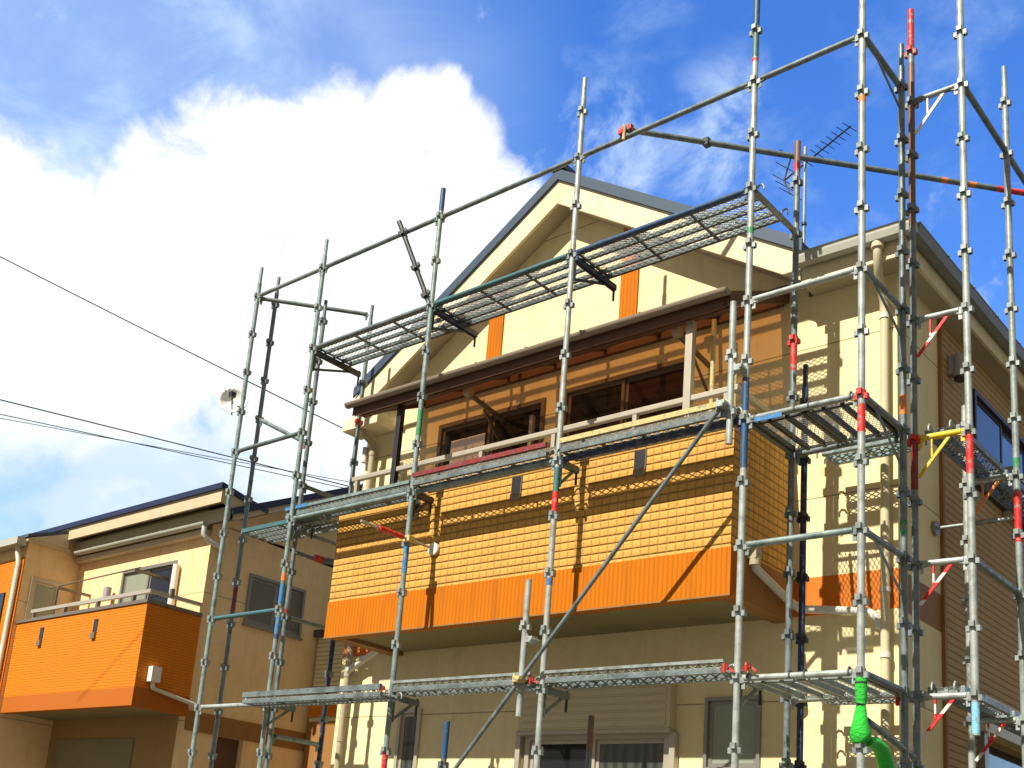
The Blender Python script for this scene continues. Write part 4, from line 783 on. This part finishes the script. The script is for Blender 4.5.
plank('left end plank with blue edge rail in front of the tan house wall', (XA + 0.27, 0.03, lev(6) - 0.02), Xp, Yp, 1.22, 0.44, 0, 'galvanised', 'galvanised', bars=3, cross=1, edge='paint_teal')
for k, (w, nm) in enumerate(((0.40, 'right corner upper deck plank next to the balcony with a blue painted edge'), (0.40, 'right corner upper deck plank beside the corner post'))):
    plank(nm, (XE + 0.035 + k * 0.405, 0.04, lev(6) - 0.03), Yp, Xp, 0.63, w, 0, 'pole_dark', 'galvanised_pale', bars=2, cross=0, strand=0.0036, hook_mat='pole_dark', group='planks of the right corner decks')
MB().box(XE + 0.09, XE + 0.30, -0.030, -0.022, lev(6) - 0.045, lev(6) - 0.012, 'paint_bright_blue').build('plank_edge_plate', None)
tag(bpy.data.objects['plank_edge_plate'], 'small bright blue plate hooked on the upper deck ledger by the balcony corner', 'plate')
for k, (w, nm) in enumerate(((0.40, 'lowest right corner plank next to the bare post with red edge'), (0.40, 'lowest right corner plank behind the green sleeve'))):
    plank(nm, (XE + 0.035 + k * 0.405, 0.04, lev(10) - 0.03), Yp, Xp, 0.63, w, 0, 'galvanised', 'galvanised_pale', bars=2, cross=0, strand=0.0036, hook_mat='pole_dark', group='planks of the right corner decks')
plank('narrow grey green plank lying beside the wall under the small upper deck', (-0.70, 0.90, lev(6) + 0.0), Xp, Yp, 0.66, 0.24, 0, 'galvanised_green', 'galvanised_bright', bars=1, cross=1, group='narrow planks beside the house wall')
plank('narrow plank lying beside the wall at the lower right deck', (-0.70, 0.90, lev(10) + 0.0), Xp, Yp, 0.66, 0.24, 0, 'galvanised', 'galvanised_bright', bars=1, cross=1, group='narrow planks beside the house wall')
plank('upper side plank running towards the dark side window', (0.06, 0.96, lev(6) + 0.03), Yp, Xp, 0.98, 0.25, 0, 'galvanised_dull', 'galvanised_dull', bars=1, cross=1, group='planks of the side scaffold')
plank('lower side plank running under the brown lap siding', (0.06, 0.96, lev(10) + 0.03), Yp, Xp, 0.98, 0.25, 0, 'galvanised', 'galvanised', bars=1, cross=1, group='planks of the side scaffold')
plank('lower side plank continuing past the right edge', (0.06, 2.0, lev(10) + 0.03), Yp, Xp, 1.72, 0.25, 0, 'galvanised', 'galvanised', bars=1, cross=2, group='planks of the side scaffold')
plank('upper side plank continuing past the right edge below the blue window', (0.06, 2.0, lev(6) + 0.03), Yp, Xp, 1.72, 0.25, 0, 'galvanised_dull', 'galvanised_dull', bars=1, cross=2, group='planks of the side scaffold')

# couplers, diagonal brace, loose tubes, wall ties, long pipe
def coupler(parent, p, mat='galvanised'):
    p = Vector(p); m = MB(); m.box(p.x - 0.035, p.x + 0.035, p.y - 0.06, p.y + 0.03, p.z - 0.025, p.z + 0.025, mat); m.tube((p.x - 0.035, p.y - 0.03, p.z - 0.04), (p.x - 0.035, p.y - 0.03, p.z + 0.05), 0.012, mat, 8); m.tube((p.x + 0.03, p.y - 0.07, p.z), (p.x + 0.03, p.y + 0.04, p.z), 0.012, mat, 8); return m.build('coupler', parent, 0.005)
br = thing('diagonal_brace', 'long thin diagonal brace tube rising across the orange balcony face', 'brace', (-3.29, -0.115, 2.46))
MB().tube((-3.75, -0.115, 1.93), (-0.985, -0.115, 5.095), 0.0175, 'galvanised_dull', 12).build('tube', br); coupler(br, (-0.985, -0.10, 5.09), 'galvanised_bright'); coupler(br, (-2.70, -0.10, 3.15), 'paint_tan')
def loose(label, x, y, z0, z1, zc):
    t = thing('clamp_tube', label, 'tube', (x, y, z0), 'short tubes that hold the brace'); MB().tube((x, y, z0), (x, y, z1), PR, 'galvanised_bright', 14).build('tube', t)
    for z in zc: collar(t, (0, 0, z - z0), 'galvanised_bright')
    coupler(t, (x + 0.06, y + 0.03, zc[0] - 0.12), 'galvanised_bright'); return t
loose('short pale upright tube at the top end of the diagonal brace', -0.955, -0.06, 4.80, 5.93, (5.50, 5.06))
loose('short pale upright tube at the clamp below the orange balcony', -2.72, -0.06, 2.87, 3.98, (3.60, 3.12))
ti = thing('wall_tie', 'wall tie with red sleeve pressing a round pad on the balcony tiles', 'wall tie', (-4.19, -0.5, 4.53), 'wall ties')
MB().tube((-4.19, -0.62, 4.53), (-4.19, 0.30, 4.53), 0.012, 'galvanised_bright', 10).build('rod', ti); MB().tube((-4.19, -0.40, 4.53), (-4.19, -0.10, 4.53), 0.024, 'paint_red', 12).build('sleeve', ti)
MB().tube((-4.19, 0.295, 4.53), (-4.19, 0.322, 4.53), 0.06, 'plastic_white', 18).build('pad', ti); MB().box(-4.235, -4.15, -0.06, 0.02, 4.50, 4.56, 'paint_tan').build('clamp', ti, 0.006)
ti = thing('wall_tie', 'grey wall tie pressing a round pad on the shaded side wall', 'wall tie', (-0.2, 2.02, 4.67), 'wall ties')
MB().tube((-0.245, 2.03, 4.67), (0.34, 2.03, 4.67), 0.013, 'galvanised_bright', 10).build('rod', ti); MB().tube((0.0, 2.03, 4.67), (0.22, 2.03, 4.67), 0.020, 'galvanised', 12).build('sleeve', ti)
MB().tube((-0.268, 2.03, 4.67), (-0.24, 2.03, 4.67), 0.062, 'alu_grey', 18).build('pad', ti); MB().box(-0.03, 0.05, 1.99, 2.06, 4.64, 4.70, 'galvanised').build('clamp', ti, 0.006)
ti = thing('wall_tie', 'dark wall tie with red nut reaching the left face of the balcony', 'wall tie', (-6.0, 0.3, 4.70), 'wall ties')
MB().tube((-6.14, 0.24, 4.72), (-6.02, 0.55, 4.70), 0.016, 'galvanised_dull', 10).build('rod', ti); MB().tube((-6.03, 0.42, 4.71), (-6.0, 0.52, 4.70), 0.035, 'paint_red', 12).build('nut', ti); MB().tube((-6.0, 0.53, 4.70), (-5.62, 0.98, 4.66), 0.036, 'galvanised_dull', 12).build('sleeve', ti)
lp = thing('long_pipe', 'long level pipe crossing the sky diagonally from the top front rail to the right edge', 'pipe', (-2.02, 0, 7.89))
pa, pb = V(-2.06, -0.03, 7.895), V(0.62, 3.07, 7.895); MB().tube(pa, pb, PR, 'galvanised_dull', 14).build('tube', lp)
dd = (pb - pa).normalized()
for t0, t1, m_ in ((2.84, 2.90, 'paint_orange'), (3.10, 3.16, 'paint_orange'), (3.35, 3.7, 'paint_red')): MB().tube(pa + dd * t0, pa + dd * t1, PR + 0.001, m_, 14).build('paint_band', lp)
m = MB(); m.box(pa.x - 0.06, pa.x - 0.005, -0.05, 0.0, 7.86, 7.93, 'paint_red'); m.box(pa.x + 0.03, pa.x + 0.07, -0.05, -0.0, 7.87, 7.92, 'paint_red'); m.tube((pa.x - 0.01, -0.03, 7.80), (pa.x - 0.01, -0.03, 7.94), 0.016, 'paint_tan', 10); m.build('red_coupler', lp, 0.005)
m = MB(); m.bar(pa + dd * 0.72 - V(0, 0, .035), pa + dd * 0.72 + V(0, 0, .035), 0.05, 0.06, 'iron_black', up=(0, 1, 0)); m.build('dark_coupler', lp)
# leaning short post between top rail and deck
ln = thing('leaning_post', 'short dark leaning post piece between top front rail and top deck', 'scaffold post', (-4.74, -0.05, 7.9))
a, c = V(-4.76, -0.06, 7.95), V(-4.31, 0.06, 6.93); MB().tube(a, c, PR, 'pole_dark', 14).build('tube', ln)
q = (c - a).normalized().to_track_quat('Z', 'X').to_euler()
for t in (0.16, 0.62, 0.98):
    o = collar(ln, tuple(a + (c - a).normalized() * t * 1.0 - V(*ln['_w'])), 'pole_dark'); o.rotation_euler = q
# green padded sleeve at the foot of the corner post
gs = MB(); ring = [((0, 0, 3.05), 0.036), ((0, 0, 2.98), 0.038), ((0, 0, 2.90), 0.034), ((0.0, 0, 2.88), 0.028), ((0, 0, 2.86), 0.033), ((0.0, -0.01, 2.78), 0.045), ((0.0, -0.01, 2.71), 0.062), ((0.0, 0.0, 2.665), 0.066), ((0.012, 0.01, 2.64), 0.045)]
gs.path([r[0] for r in ring], [r[1] for r in ring], 'vinyl_green', 18)
gs.path([(0.02, 0.06, 2.66), (0.02, 0.16, 2.665), (0.02, 0.26, 2.64), (0.02, 0.34, 2.56), (0.02, 0.38, 2.44), (0.02, 0.40, 2.28)], [0.032, 0.038, 0.048, 0.05, 0.046, 0.042], 'vinyl_green', 16)
go = tag(gs.build('padded_sleeve'), 'bright green vinyl padding wrapped round the foot of the corner post', 'padding')
for z, q in ((3.02, 0.039), (2.88, 0.030)): MB().tube((0, 0, z - 0.006), (0, 0, z + 0.006), q, 'iron_black', 14).build('tie', go)
MB().path([(0.02, -0.03, 2.88), (-0.06, -0.06, 2.90), (-0.10, -0.06, 2.895)], 0.004, 'rubber_dark', 6).build('string', go)
for x, y, nm in ((XE + 0.10, -0.04, 'red clip on the lowest ledger right of the balcony corner post'), (XE - 0.06, -0.05, 'red clip on the lowest deck left of the balcony corner post'), (XD - 0.06, -0.05, 'dark red clip on the lowest deck beside the brace clamp'), (XC - 0.05, -0.05, 'red clip on the lowest deck near the narrow ground floor window')):
    m = MB(); m.bar((x - 0.03, y - 0.02, 3.14), (x + 0.03, y - 0.025, 3.165), 0.014, 0.03, 'paint_dark_red'); m.tube((x + 0.0, y - 0.03, 3.12), (x + 0.0, y - 0.03, 3.185), 0.010, 'paint_red', 8); m.bar((x + 0.03, y - 0.02, 3.15), (x + 0.065, y - 0.01, 3.125), 0.010, 0.016, 'paint_red'); tag(m.build('scaffold_clip'), nm, 'clip', 'red clips on the lowest deck')

# ------------------------------------------------------------------ dish and wires
ds = thing('satellite_dish', 'small pale satellite dish left of the left end scaffold post', 'satellite dish', (-7.44, 0.1, 6.64))
m = MB(); n = 20; rings = []
ax = V(0.72, -0.66, 0.18).normalized(); tx = ax.cross(V(0, 0, 1)).normalized(); ty = tx.cross(ax)
for k in range(6):
    r = 0.165 * k / 5 + 0.004; dp_ = 0.5 * r * r / 0.165
    rings.append([V(-7.44, 0.12, 6.64) + ax * dp_ + (tx * math.cos(2 * math.pi * i / n) + ty * math.sin(2 * math.pi * i / n)) * r for i in range(n)])
vs = [p for rg in rings for p in rg]; m.add(vs, [(k * n + i, k * n + (i + 1) % n, (k + 1) * n + (i + 1) % n, (k + 1) * n + i) for k in range(5) for i in range(n)] + [tuple(range(n))], 'dish_mesh', True)
o = m.build('reflector', ds); sdm = o.modifiers.new('t', 'SOLIDIFY'); sdm.thickness = 0.008
m = MB(); m.tube(V(-7.44, 0.12, 6.50), V(-7.44, 0.12, 6.64) + ax * 0.18, 0.008, 'iron_black', 8); m.box(-7.44 + ax.x * 0.18 - 0.03, -7.44 + ax.x * 0.18 + 0.03, 0.12 + ax.y * 0.18 - 0.03, 0.12 + ax.y * 0.18 + 0.03, 6.64 + ax.z * 0.18 - 0.03, 6.64 + ax.z * 0.18 + 0.03, 'alu_dark'); m.build('feed_arm', ds)
MB().path([(-7.44, 0.15, 6.62), (-7.30, 0.15, 6.58), (-7.10, 0.03, 6.60)], 0.014, 'iron_black', 8).build('mounting_arm', ds)
def wire(label, a, b_, sag, r=0.006, extra=0.0):
    a = Vector(a); b_ = Vector(b_); a, b_ = a + (a - b_) * extra, b_ + (b_ - a) * (0.35 if extra and sag < 0.02 else 0.0); pts = []
    for k in range(25): t = k / 24; p = a + (b_ - a) * t; p.z -= sag * 4 * t * (1 - t); pts.append(p)
    m = MB(); m.path(pts, r, 'rubber_dark', 6); return tag(m.build('power_line'), label, 'wire', 'overhead wires')
wire('highest overhead wire sloping down to the left corner of the house', (-9.44, -2, 8.16), (-6.48, 1.25, 6.44), 0.03, 0.007, 0.8)
wire('middle overhead wire passing above the roof of the tan house', (-8.66, -2, 6.15), (-7.68, 1.3, 6.23), 0.0, 0.007, 0.8)
wire('overhead wire just below the middle one', (-8.60, -2, 5.97), (-7.55, 1.3, 6.13), 0.0, 0.005, 0.8)
wire('lowest thin overhead wire over the roof of the tan house', (-8.58, -2, 5.93), (-6.99, 1.3, 6.04), 0.01, 0.004, 0.8)
m = MB(); m.path([(-6.50, 1.22, 6.44), (-6.45, 1.15, 6.30), (-6.40, 1.1, 6.0), (-6.36, 1.2, 5.8)], 0.007, 'rubber_dark', 6); m.tube((-6.36, 1.25, 6.1), (-6.36, 1.25, 6.28), 0.035, 'pipe_white', 10); tag(m.build('service_drop'), 'drooping service cable and insulator at the left house corner', 'cable')

for o in bpy.data.objects:
    if '_w' in o: del o['_w']
